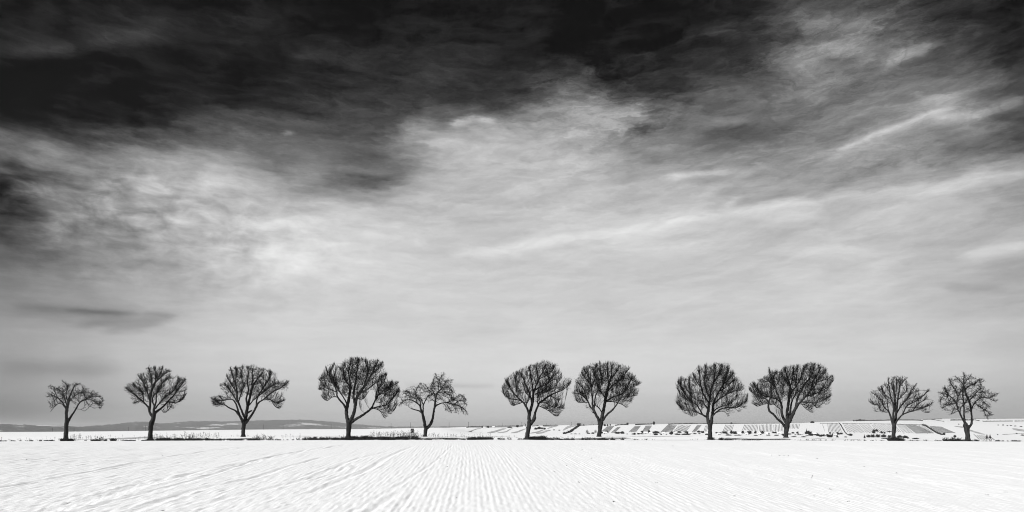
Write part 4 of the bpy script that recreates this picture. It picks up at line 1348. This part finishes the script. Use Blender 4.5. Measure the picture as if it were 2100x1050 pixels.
def ribbon(name, pts, w, mat, lift, lo=LO, hi=HI, n=14, label=None):
    """a long narrow piece of ground laid on the terrain"""
    q = resample(np.c_[np.array(pts, float), np.zeros(len(pts))], max(1.0, (pts[-1][0] - pts[0][0]) / n))
    V, m = [], len(q)
    for i, (x, y, _) in enumerate(q):
        k = min(1.0, 0.25 + 3.0 * min(i, m - 1 - i) / max(m - 1, 1))
        for s in (0.5, 0.17, -0.17, -0.5):
            X, Yw, z = on_ground(x, y + s * w * k, lo, hi)
            V.append((X, Yw, z + lift))
    o = mesh_obj(name, V, grid_faces(m, 4), mat)
    tag(o, label, kind='structure')
    return o


for pts, w in [([(940, 888.6), (960, 886), (975, 880.5), (987, 878.5)], 1.5), ([(998, 888), (1015, 885), (1030, 880.3), (1038, 879)], 3.2), ([(1020, 887.5), (1037, 885.5), (1045, 881), (1051, 878.6)], 1.8),
               ([(1048, 888), (1060, 886), (1072, 881.5), (1079, 879.4)], 2.4), ([(1087, 888.6), (1102, 886), (1112, 882.3), (1118, 880.8)], 2.0), ([(1099, 889), (1112, 887), (1122, 883.5), (1129, 882.3)], 2.8),
               ([(1122, 879.2), (1134, 875), (1145, 873)], 2.0), ([(1154, 882.5), (1163, 877), (1172, 873.8), (1181, 872.6)], 4.2), ([(958, 876.6), (1000, 876), (1072, 875)], 1.8), ([(1113, 875.2), (1140, 873)], 1.8)]:
    ribbon('ploughed_strip', pts, w, M_STRIP, 0.25, label='narrow grey ploughed strip on the white slope')
ribbon('ploughed_strip', [(1957, 874.2), (1975, 876.5), (1990, 883), (2020, 891.5)], 3.0, M_STRIP, 0.25, 500, 1500, label='grey strip slanting down behind the last tree')
ribbon('ploughed_strip', [(2076, 879.5), (2088, 881.5), (2112, 885)], 4.0, M_STRIP, 0.25, 300, 1500, label='dark wedge of field at the right edge')
ribbon('ploughed_strip', [(1686, 870), (1689, 877), (1691, 885)], 3.0, M_STRIP, 0.25, label='smudged grey field strip')


def near_tree(px):
    return min(range(len(TREE_X)), key=lambda i: abs(TREE_X[i] - px))


def where(px):
    i = near_tree(px)
    side = 'right' if px > TREE_X[i] else 'left'
    return i, side


VY = [
 # top left, top right, bottom right, bottom left, rows, darkness of the ground between
 ((1245, 874.5), (1260, 873), (1247, 888), (1234, 884), 9, 1), ((1266, 876), (1273, 875.5), (1260, 888), (1252, 888), 4, 1),
 ((1302, 874), (1314, 873.5), (1304, 886), (1289, 886), 8, 1), ((1324, 873), (1337, 873), (1328, 886), (1317, 885), 8, 1),
 ((1369, 871.8), (1388, 871.8), (1377, 886), (1354, 886.5), 14, 1), ((1391, 872), (1418, 872), (1407, 886), (1381, 886), 14, 0),
 ((1430, 871.5), (1439, 871.5), (1427, 885), (1419, 886), 6, 1), ((1446, 872), (1453, 872), (1450, 885), (1442, 885), 4, 0),
 ((1487, 871), (1506, 871), (1501, 885), (1481, 885), 10, 0), ((1526, 870.5), (1556, 870.3), (1553, 886), (1521, 882), 15, 0),
 ((1557, 870), (1584, 870), (1584, 886), (1555, 886), 13, 0), ((1585, 870), (1609, 870), (1610, 885), (1586, 885), 11, 0),
 ((1612, 869.6), (1641, 869.4), (1639, 879), (1612, 880), 13, 0), ((1696, 869), (1721, 869), (1727, 886), (1698, 887), 13, 0),
 ((1728, 869), (1759, 869.3), (1776, 889), (1738, 887), 16, 0), ((1761, 869.5), (1783, 870), (1797, 888), (1777, 889), 10, 0),
 ((1785, 870), (1836, 870.6), (1850, 888), (1799, 888), 20, 0), ((1838, 870.8), (1853, 871), (1876, 889), (1852, 889), 9, 0),
 ((1854, 871), (1878, 871.6), (1915, 888.5), (1878, 889), 13, 1), ((1880, 872), (1893, 872.5), (1916, 888), (1904, 887), 6, 0),
 ((1905, 873.5), (1930, 875), (1960, 888), (1925, 888), 11, 1), ((1995, 891), (2030, 894), (2043, 903), (2008, 903), 9, 0),
]
vcount = {}
for tl, tr_, br, bl, n, dark in VY:
    cxp = (tl[0] + tr_[0] + br[0] + bl[0]) / 4
    lo, hi = (520, 1340) if cxp < 1980 else (400, 1000)
    i, side = where(cxp)
    key = (i, side)
    vcount[key] = vcount.get(key, 0) + 1
    X, Yw, z = on_ground(cxp, (tl[1] + br[1]) / 2, lo, hi)
    root = empty('vineyard', (X, Yw, z))
    root['_key'] = 0
    del root['_key']
    tone = 'grey close-rowed' if dark else 'pale striped'
    tag(root, f'{tone} vineyard plot on the far slope, {ORD[vcount[key] - 1]} seen {side} of the {ORD[i]} tree', 'vineyard', 'vineyard plots on the far slope')

    def quad(u, v):
        a = np.array(tl) * (1 - u) + np.array(tr_) * u
        b = np.array(bl) * (1 - u) + np.array(br) * u
        p = a * (1 - v) + b * v
        return p[0], p[1]

    if dark:
        G, m1, m2 = [], 8, 12
        for a in range(m2 + 1):
            for b in range(m1 + 1):
                x, y = quad(b / m1, a / m2)
                gx_, gy_, gz_ = on_ground(x, y, lo, hi)
                G.append((gx_ - X, gy_ - Yw, gz_ + 0.22 - z))
        so = mesh_obj('plot_ground', G, grid_faces(m2 + 1, m1 + 1), M_STRIP, root)
    # a row of vines: a low ridge of stems and wires
    wrow = np.linalg.norm(np.array(tr_) - np.array(tl)) / n * Yw / F
    hw = min(0.55, wrow * (0.22 if dark else 0.17))
    n = max(3, int(n * 0.78))
    for r in range(n):
        u = (r + 0.5) / n
        pts = []
        va, vb = rng.uniform(-0.02, 0.10), rng.uniform(0.86, 1.04)
        for k in range(11):
            x, y = quad(u + 0.035 / n * sin(k * 1.3 + r), va + (vb - va) * k / 10)
            pts.append(on_ground(x, y, lo, hi))
        pts = np.array(pts) - np.array([X, Yw, z])
        hgt = 0.30 + 0.2 * rng.random(len(pts))
        V = []
        for p, hh in zip(pts, hgt):
            V += [(p[0] - hw, p[1], p[2] - 0.2), (p[0] - hw * 0.5, p[1], p[2] + hh), (p[0] + hw * 0.5, p[1], p[2] + hh), (p[0] + hw, p[1], p[2] - 0.2)]
        mesh_obj('vine_row', V, grid_faces(len(pts), 4), M_VINE, root, smooth=False)


def shrub_mass(P0, n, w, h, seed):
    pass


def hedge(pts, wpx, hpx, label, lo=LO, hi=HI, mat=M_HEDGE, dens=7):
    """a leafless hedge as a lumpy body of stems along a line on the ground"""
    q = resample(np.c_[np.array(pts, float), np.zeros(len(pts))], 1.2)
    X0, Y0, z0 = on_ground(*pts[len(pts) // 2], lo, hi)
    root = empty('hedge', (X0, Y0, z0))
    tag(root, label, 'hedge', 'dark hedges on the far slope')
    A, B, Ra, Rb = [], [], [], []
    body, ring = [], 6
    for x, y, _ in q:
        X, Yw, z = on_ground(x, y, lo, hi)
        s = Yw / F
        hh = 1.35 * hpx * s * rng.uniform(0.7, 1.15)
        ww = wpx * s * rng.uniform(0.8, 1.1) * 0.5
        for k in range(ring):
            a = pi * k / (ring - 1)
            body.append((X + cos(a) * ww - X0, Yw - Y0, z - 0.3 + sin(a) * hh * 0.8 - z0))
        for _k in range(dens):
            c = np.array([X + rng.uniform(-1, 1) * ww - X0, Yw + rng.uniform(-1, 1) - Y0, z - z0 + rng.uniform(0.1, 0.6) * hh])
            d = c + np.array([rng.normal(0, 0.25) * hh, rng.normal(0, 0.25) * hh, rng.uniform(0.2, 0.6) * hh])
            A.append(c); B.append(d); Ra.append(0.11 * s / 0.7); Rb.append(0.05 * s / 0.7)
    mesh_obj('thicket', body, grid_faces(len(q), ring), mat, root)
    V, Fc = prisms(A, B, Ra, Rb, 3)
    o = mesh_obj('twigs', V, Fc, mat, root, smooth=False)
    o['kind'] = 'stuff'
    return root


HEDGES = [
 ([(1156, 890), (1168, 886.3), (1175, 881.5), (1183, 876), (1188, 872.5)], 4.2, 3.4, 'thick black hedge running uphill between the sixth and seventh trees', LO, HI),
 ([(1720.5, 868.2), (1723, 870), (1726, 875), (1730, 882), (1736, 890), (1745, 894)], 2.2, 1.6, 'thin dark winding hedge between two vineyards left of the tenth tree', 500, HI),
 ([(1892, 872), (1900, 875), (1912, 882.5), (1922, 888.5), (1932, 892)], 4.2, 3.0, 'thick black hedge sweeping down right of the tenth tree', 500, HI),
 ([(957, 877.2), (967, 875.6), (1000, 875), (1035, 874.6), (1072, 874.2)], 1.4, 1.6, 'long dark hedge along the ridge left of the sixth tree', 1000, HI),
 ([(1091, 874.5), (1104, 873.6)], 1.4, 1.2, 'short dark hedge on the ridge just right of the sixth tree', 1000, HI),
 ([(1114, 873.6), (1128, 873), (1143, 872.6)], 1.4, 1.6, 'dark ridge hedge midway between the sixth and seventh trees', 1000, HI),
 ([(1192, 872.8), (1210, 872), (1232, 871.4)], 1.2, 1.1, 'dark ridge hedge touching the seventh tree from the left', 1000, HI),
 ([(1262, 873), (1270, 872), (1286, 871.5)], 1.6, 1.8, 'dark hedge on the ridge right of the seventh tree', 1000, HI),
 ([(1303, 871.8), (1318, 871), (1337, 870.4)], 1.6, 2.2, 'dark ridge hedge midway between the seventh and eighth trees', 1000, HI),
 ([(1371, 871), (1385, 870.3), (1420, 869.6)], 1.6, 1.9, 'dark ridge hedge above the first plots left of the eighth tree', 1000, HI),
 ([(1422, 869.5), (1470, 869.2), (1500, 869)], 1.4, 1.3, 'dark ridge hedge passing behind the eighth tree', 1000, HI),
 ([(1502, 868.8), (1550, 868.5), (1606, 868.3)], 1.2, 1.0, 'thin dark ridge hedge between the eighth and ninth trees', 1000, HI),
 ([(1682, 868.2), (1700, 868.3), (1718, 868.6)], 1.0, 0.8, 'thin dark line of hedge above the plots right of the ninth tree', 1000, HI),
 ([(1728, 869), (1780, 869.5), (1830, 870), (1892, 871.5)], 1.0, 0.9, 'thin dark hedge along the vineyard tops behind the tenth tree', 1000, HI),
 ([(1775, 863.4), (1800, 863), (1840, 862.2), (1880, 862.4), (1892, 863.4)], 2.0, 1.9, 'dark wood edge on the far ridge behind the tenth tree', 1700, 2700),
 ([(1893, 860.8), (1912, 860.2), (1932, 859.6)], 1.4, 1.2, 'small dark wood on the skyline between the last two trees', 1700, 3400),
 ([(1950, 862.5), (1970, 862.2), (1997, 862.2)], 2.0, 2.4, 'dark wood on the far ridge behind the last tree', 1700, 3400),
 ([(1999, 861.5), (2008, 863.5)], 1.4, 1.4, 'short dark hedge on the ridge right of the last tree', 1700, 3400),
 ([(2016, 864.6), (2040, 864.4), (2076, 864.2)], 1.6, 1.4, 'long low black hedge across the white field right of the last tree', 1600, 3400),
 ([(2081, 864.2), (2110, 863.8)], 1.6, 1.4, 'low black hedge reaching the right edge of the view', 1600, 3400),
 ([(1996, 858.8), (2050, 858.3), (2115, 858)], 1.0, 0.8, 'thin dark wood line on the skyline at far right', 2600, 3500),
 ([(1910, 860.5), (1922, 862.3), (1936, 864.6)], 1.2, 0.9, 'dark slanting hedge on the far ridge left of the last tree', 1600, 3400),
 ([(2056, 891.6), (2078, 890.3), (2110, 889.3)], 0.9, 0.8, 'thin hedge line in the white field at the right edge', 300, 1400),
]
for pts, w, h, lab, lo, hi in HEDGES:
    hedge(pts, w, h, lab, lo, hi)

# bushes: a few shapes, copied one by one
def bush_mesh(seed, n, conifer=False):
    r = np.random.default_rng(seed)
    A, B, Ra, Rb = [], [], [], []
    if conifer:
        A.append(np.array([0, 0, -0.05])); B.append(np.array([0, 0, 1.0])); Ra.append(0.05); Rb.append(0.01)
        for k in range(n):
            z = r.uniform(0.05, 0.97)
            a = r.uniform(0, 2 * pi)
            L = 0.5 * (1 - z) * r.uniform(0.7, 1.1) + 0.02
            A.append(np.array([0, 0, z])); B.append(np.array([cos(a) * L, sin(a) * L, z - 0.10 * L * 2])); Ra.append(0.05); Rb.append(0.025)
    else:
        for k in range(n):
            a = r.uniform(0, 2 * pi)
            q = r.uniform(0, 1) ** 0.5
            f = np.array([cos(a) * q * 0.2, sin(a) * q * 0.2, -0.05])
            t = np.array([cos(a) * q * 0.5, sin(a) * q * 0.5, 0.15 + 0.85 * sqrt(max(0, 1 - q * q)) * r.uniform(0.5, 1)])
            A.append(f); B.append(t); Ra.append(0.022); Rb.append(0.016)
            for _ in range(3):
                s = f + (t - f) * r.uniform(0.4, 0.9)
                A.append(s); B.append(s + np.array([r.normal(0, 0.12), r.normal(0, 0.12), r.uniform(0.02, 0.22)])); Ra.append(0.02); Rb.append(0.012)
    return prisms(A, B, Ra, Rb, 3)


BM = {}
for kind, n, con, seeds_ in (('dense', 90, False, (1, 2, 3)), ('thin', 26, False, (4, 5)), ('conifer', 110, True, (6, 7))):
    BM[kind] = []
    for s in seeds_:
        V, Fc = bush_mesh(s, n, con)
        for mname, mat in (('dark', M_BUSH), ('pale', M_PALEBUSH)):
            if kind == 'conifer' and mname == 'pale':
                continue
            o = mesh_obj('bush', V, Fc, mat, smooth=False)
            BM[kind + mname] = BM.get(kind + mname, []) + [o.data]
            bpy.data.objects.remove(o)

BUSH = []          # column, foot row, width, height in photo pixels, kind, tone, nearest and farthest distance


def bs(s, kind='dense', tone='dark', lo=LO, hi=HI):
    for t in s.split(';'):
        BUSH.append([float(v) for v in t.split(',')] + [kind, tone, lo, hi])


bs('1232,889,9,5;1244,886,6,3;1266,889.5,12,4;1276,889.5,9,5;1299,891,8,2.2;1309,891,6,3.4;1317,888,5,5;1331,888.5,5,7;1345,888.5,14,4.5;1379,890.5,7,6;1393,887.6,9,3.2;1408,887.6,10,3.2;1390,892,12,2.8;1406,892,18,3')
bs('1433,887,8,4;1441,888,7,4.4;1470,889,7,3;1477,890,4,3;1486,889,12,4.6;1500,889.5,6,6.5;1507,890,9,6;1494,893.3,14,2;1513,893.3,15,1.8;1523,889,6,6;1537,889.5,10,6.2;1549,889,5,5;1555,889,3.2,2.4;1563,889.5,7,6;1588,888.5,11,3.4;1550,893.6,8,1.6;1592,893.6,9,2.2;1576,893.6,9,1.2')
bs('1626,889,6,3;1636,889,6,4;1658,890,13,6.4;1663,893.5,10,5;1675,889.5,4,2.4;1677,894,8,4.4;1683,895.6,8,4;1688,895,10,4.4;1702,897,11,6;1702,889.4,5,3.2;1709,889.4,5,2.4;1744,893.5,8,4.2;1734,897,6,2;1628,896,10,1.6;1648,896.6,10,2')
bs('1792,889,6,9;1798,885,6,5;1808,889,5,5;1814,889.5,4,4;1824,886,9,2;1781,897,8,5.4;1790,897,9,6.4;1800,897,10,6.6;1812,897,10,6.4;1824,897.5,8,5.4;1845,898,10,5.6;1856,898.5,10,5.4;1862,899.5,5,3;1878,900.5,13,2.6;1814,900,12,1.6;1936,892,5,5;1958,897,6,5;2098,893.5,9,2.6')
bs('1384,888,3,7;1654,888,4.4,8;1717,897,6,5.6;1773,898.5,5,6.4;2024,899.5,5.4,8;2030.5,898.6,5.4,7.6;1585,887.5,2.4,5.5', 'conifer')
bs('1099,881,8,4;1106,880,8,5;1112,879.6,6,3.2;1117,880.4,5,3.2;1136,882.4,4.4,1.8;1147,883,4.4,1.8;1061,876.4,6,5;1045,877.4,10,2.6;990,877.6,6,4.4;1001,877.4,4,3.6;1207,889.6,7,2.2;1216,889.6,7,3;1172,890.6,5,1.5;1180,890.6,7,1.6;1188,890.6,4,1.4', 'dense', 'dark', 700)
bs('1204,888,6.4,7;1221,888,5.4,7', 'thin', 'pale', 700)
bs('1187,873.5,9.5,6;1287,871.6,5,5;1341,871,4.4,7;1246,873.4,4,3.4;1251.5,873,3,3.2;1240,873.8,5,4.2;1500,869.4,5,3.2;1197,873,4,2.6', 'dense', 'dark', 1000, 1420)
bs('1666,867.6,8.5,4;1751,864,4,3.2;1757,863.8,6,3;1764,863.6,9,4;1771,863.6,7,3.2', 'dense', 'dark', 1000, 2700)
bs('2047,872.4,2.4,1.8;2057,872.6,3.4,2.2;2066,873.4,3,1.6;2073,873.4,4,1.6;2082,874.4,5,1.6;2094,875.4,5,1.6;1966,870.6,3,1.6;2046,892,2.4,1.8;2085,890,3,2.2', 'dense', 'dark', 300, 1800)
rb = np.random.default_rng(77)
for k in range(46):                       # gardens between the huts
    q = rb.uniform(1285, 1725)
    BUSH.append([q, 888.6 + rb.uniform(0, 4.5) + (1.5 if q > 1600 else 0), rb.uniform(3, 8), rb.uniform(1.4, 4.2), 'dense' if k % 3 else 'thin', 'dark', LO, HI])
BUSH.sort(key=lambda b: b[0])
bcount = {}
for k, (px, py, w, h, kind, tone, lo, hi) in enumerate(BUSH):
    X, Y, z = on_ground(px, py, lo, hi)
    s = Y / F
    me = BM[kind + tone][k % len(BM[kind + tone])]
    name = 'conifer' if kind == 'conifer' else 'bush'
    o = bpy.data.objects.new(name, me)
    o.location = (X, Y, z)
    o.scale = (1.15 * w * s, w * s * 0.9, 1.2 * h * s)
    o.rotation_euler = (0, 0, rng.uniform(-0.4, 0.4) + (pi if k % 2 else 0))
    COL.objects.link(o)
    i, side = where(px)
    if kind == 'conifer':
        look = 'small dark conifer'
    elif tone == 'pale':
        look = 'pale wispy bush'
    elif w > 2.6 * h:
        look = 'flat dark bush'
    elif h > w * 0.9:
        look = 'upright dark bush'
    else:
        look = 'rounded dark bush'
    if kind != 'conifer':
        look = ('tiny ' if w * h < 11 else ('small ' if w * h < 24 else 'large ')) + look
    place = 'on the ridge' if py < 874 else ('on the white slope' if py < 884 else 'at the slope foot')
    key = (look, place, i, side)
    bcount[key] = bcount.get(key, 0) + 1
    o['_k'] = str(key)
    o['_n'] = bcount[key]
# within each kind the count runs outward from the trunk
groups = {}
for o in COL.objects:
    if '_k' in o:
        groups.setdefault(o['_k'], []).append(o)
for kk, lst in groups.items():
    look, place, i, side = eval(kk)
    lst.sort(key=lambda o: abs(CX + F * o.location.x / o.location.y - TREE_X[i]))
    for j, o in enumerate(lst):
        nth = '' if len(lst) == 1 else (f'{ORD[j]} ' if j else 'nearest ')
        tag(o, f'{nth}{look} {place} {side} of the {ORD[i]} tree', 'tree' if 'conifer' in look else 'bush', 'conifers at the slope' if 'conifer' in look else 'bushes on the far slope')
        del o['_k']
        del o['_n']

# small huts of the wine village
HUTS = [(1241, 889.8, 6.5, 4, 1), (1312, 890, 6, 3.4, 0), (1324, 889.6, 7, 4, 1), (1334, 890.4, 6, 3.4, 0), (1361, 890, 5, 3, 0), (1384, 890.8, 5, 4.4, 1), (1415, 890, 6, 3.2, 0), (1452, 890.5, 6, 3.4, 1), (1474, 891.5, 6, 3.6, 0),
        (1516, 891, 6, 3.6, 1), (1531, 891, 5, 3.2, 0), (1557, 890.8, 6, 3.2, 1), (1573, 890.8, 5, 3.2, 0), (1597, 890.6, 5.5, 4.2, 1), (1641, 891.4, 7, 4, 0), (1670, 892, 7, 4, 1), (1695, 892.6, 6, 3.6, 0), (1712, 893.4, 7, 4, 1), (993, 878.2, 4.5, 3, 0), (1012, 877.6, 4.5, 3, 1)]
hcount = {}
for px, py, w, h, win in HUTS:
    X, Y, z = on_ground(px, py, 640, 1400)
    s = Y / F
    wm, hm = w * s, h * s
    root = empty('hut', (X, Y, z))
    root.rotation_euler = (0, 0, rng.uniform(-0.35, 0.35))
    i, side = where(px)
    hcount.setdefault((i, side), []).append((abs(px - TREE_X[i]), root))
    b, d, e, rdg = wm / 2, wm * 0.35, hm * 0.52, hm
    V = [(-b, -d, -0.8), (b, -d, -0.8), (b, d, -0.8), (-b, d, -0.8), (-b, -d, e), (b, -d, e), (b, d, e), (-b, d, e), (-b, 0, rdg * 0.97), (b, 0, rdg * 0.97)]
    mesh_obj('wall', V, [(0, 1, 5, 4), (1, 2, 6, 9, 5), (2, 3, 7, 6), (3, 0, 4, 8, 7)], M_WALL, root, smooth=False)
    o_, t_ = 0.35, 0.22
    b2, d2 = b + o_, d + o_
    sl = (rdg - e) / d
    RV = []
    for xx in (-b2, b2):
        RV += [(xx, -d2, e - sl * o_ + 0.02), (xx, 0, rdg + 0.02), (xx, d2, e - sl * o_ + 0.02), (xx, d2, e - sl * o_ + t_), (xx, 0, rdg + t_ + 0.1), (xx, -d2, e - sl * o_ + t_)]
    RF = [(k, (k + 1) % 6, 6 + (k + 1) % 6, 6 + k) for k in range(6)] + [(0, 5, 4, 1), (1, 4, 3, 2), (6, 7, 10, 11), (7, 8, 9, 10)]
    mesh_obj('roof', RV, RF, M_ROOF, root, smooth=False)
    box('door', (-b * 0.35, -d - 0.03, e * 0.38 - 0.1), (max(0.9, wm * 0.2), 0.08, e * 0.86), M_DARK, root)
    if win:
        box('window', (b * 0.45, -d - 0.03, e * 0.58), (max(0.8, wm * 0.17), 0.08, e * 0.36), M_DARK, root)
for (i, side), lst in hcount.items():
    lst.sort(key=lambda t: t[0])
    for j, (_, o) in enumerate(lst):
        nth = 'only' if len(lst) == 1 else ('nearest' if j == 0 else ORD[j])
        tag(o, f'{nth} small snow-roofed hut seen {side} of the {ORD[i]} tree', 'hut', 'snow-roofed huts below the vineyards')

# power poles on the far plain
POLES = [(108, 877), (152, 876), (263, 875), (298.5, 872), (410, 872.5), (430.5, 870), (540, 870.5), (580.5, 870), (679, 868.5), (802, 868), (842, 866.3), (921, 866), (961, 865), (1030, 866.8), (1070, 865.6), (1121, 867.4), (1172, 865.4), (1214, 864.4)]
pcount = {}
for k, (px, ty) in enumerate(POLES):
    Y = 1150.0 if px < 985 else 1500.0
    zb = float(EYE - (rowat(px, Y) - HY) * Y / F)
    if px > 985:
        zb -= 1.0
    zt = EYE - (ty - HY) * Y / F
    H_ = zt - zb
    root = empty('utility_pole', ((px - CX) / F * Y, Y, zb))
    V, Fc = tube([(0, 0, -0.5), (0, 0, H_ * 0.5), (0, 0, H_)], [0.30, 0.26, 0.2], 6)
    mesh_obj('pole', V, Fc, M_POLE, root)
    if k % 2 == 0:
        box('crossarm', (0, -0.3, H_ - 0.9), (2.0, 0.2, 0.22), M_POLE, root)
    i, side = where(px)
    pcount.setdefault((i, side), []).append((abs(px - TREE_X[i]), root))
for (i, side), lst in pcount.items():
    lst.sort(key=lambda t: t[0])
    for j, (_, o) in enumerate(lst):
        nth = 'single' if len(lst) == 1 else ('nearest' if j == 0 else ORD[j])
        tag(o, f'{nth} thin grey utility pole on the far plain {side} of the {ORD[i]} tree', 'utility pole', 'utility poles crossing the far plain')
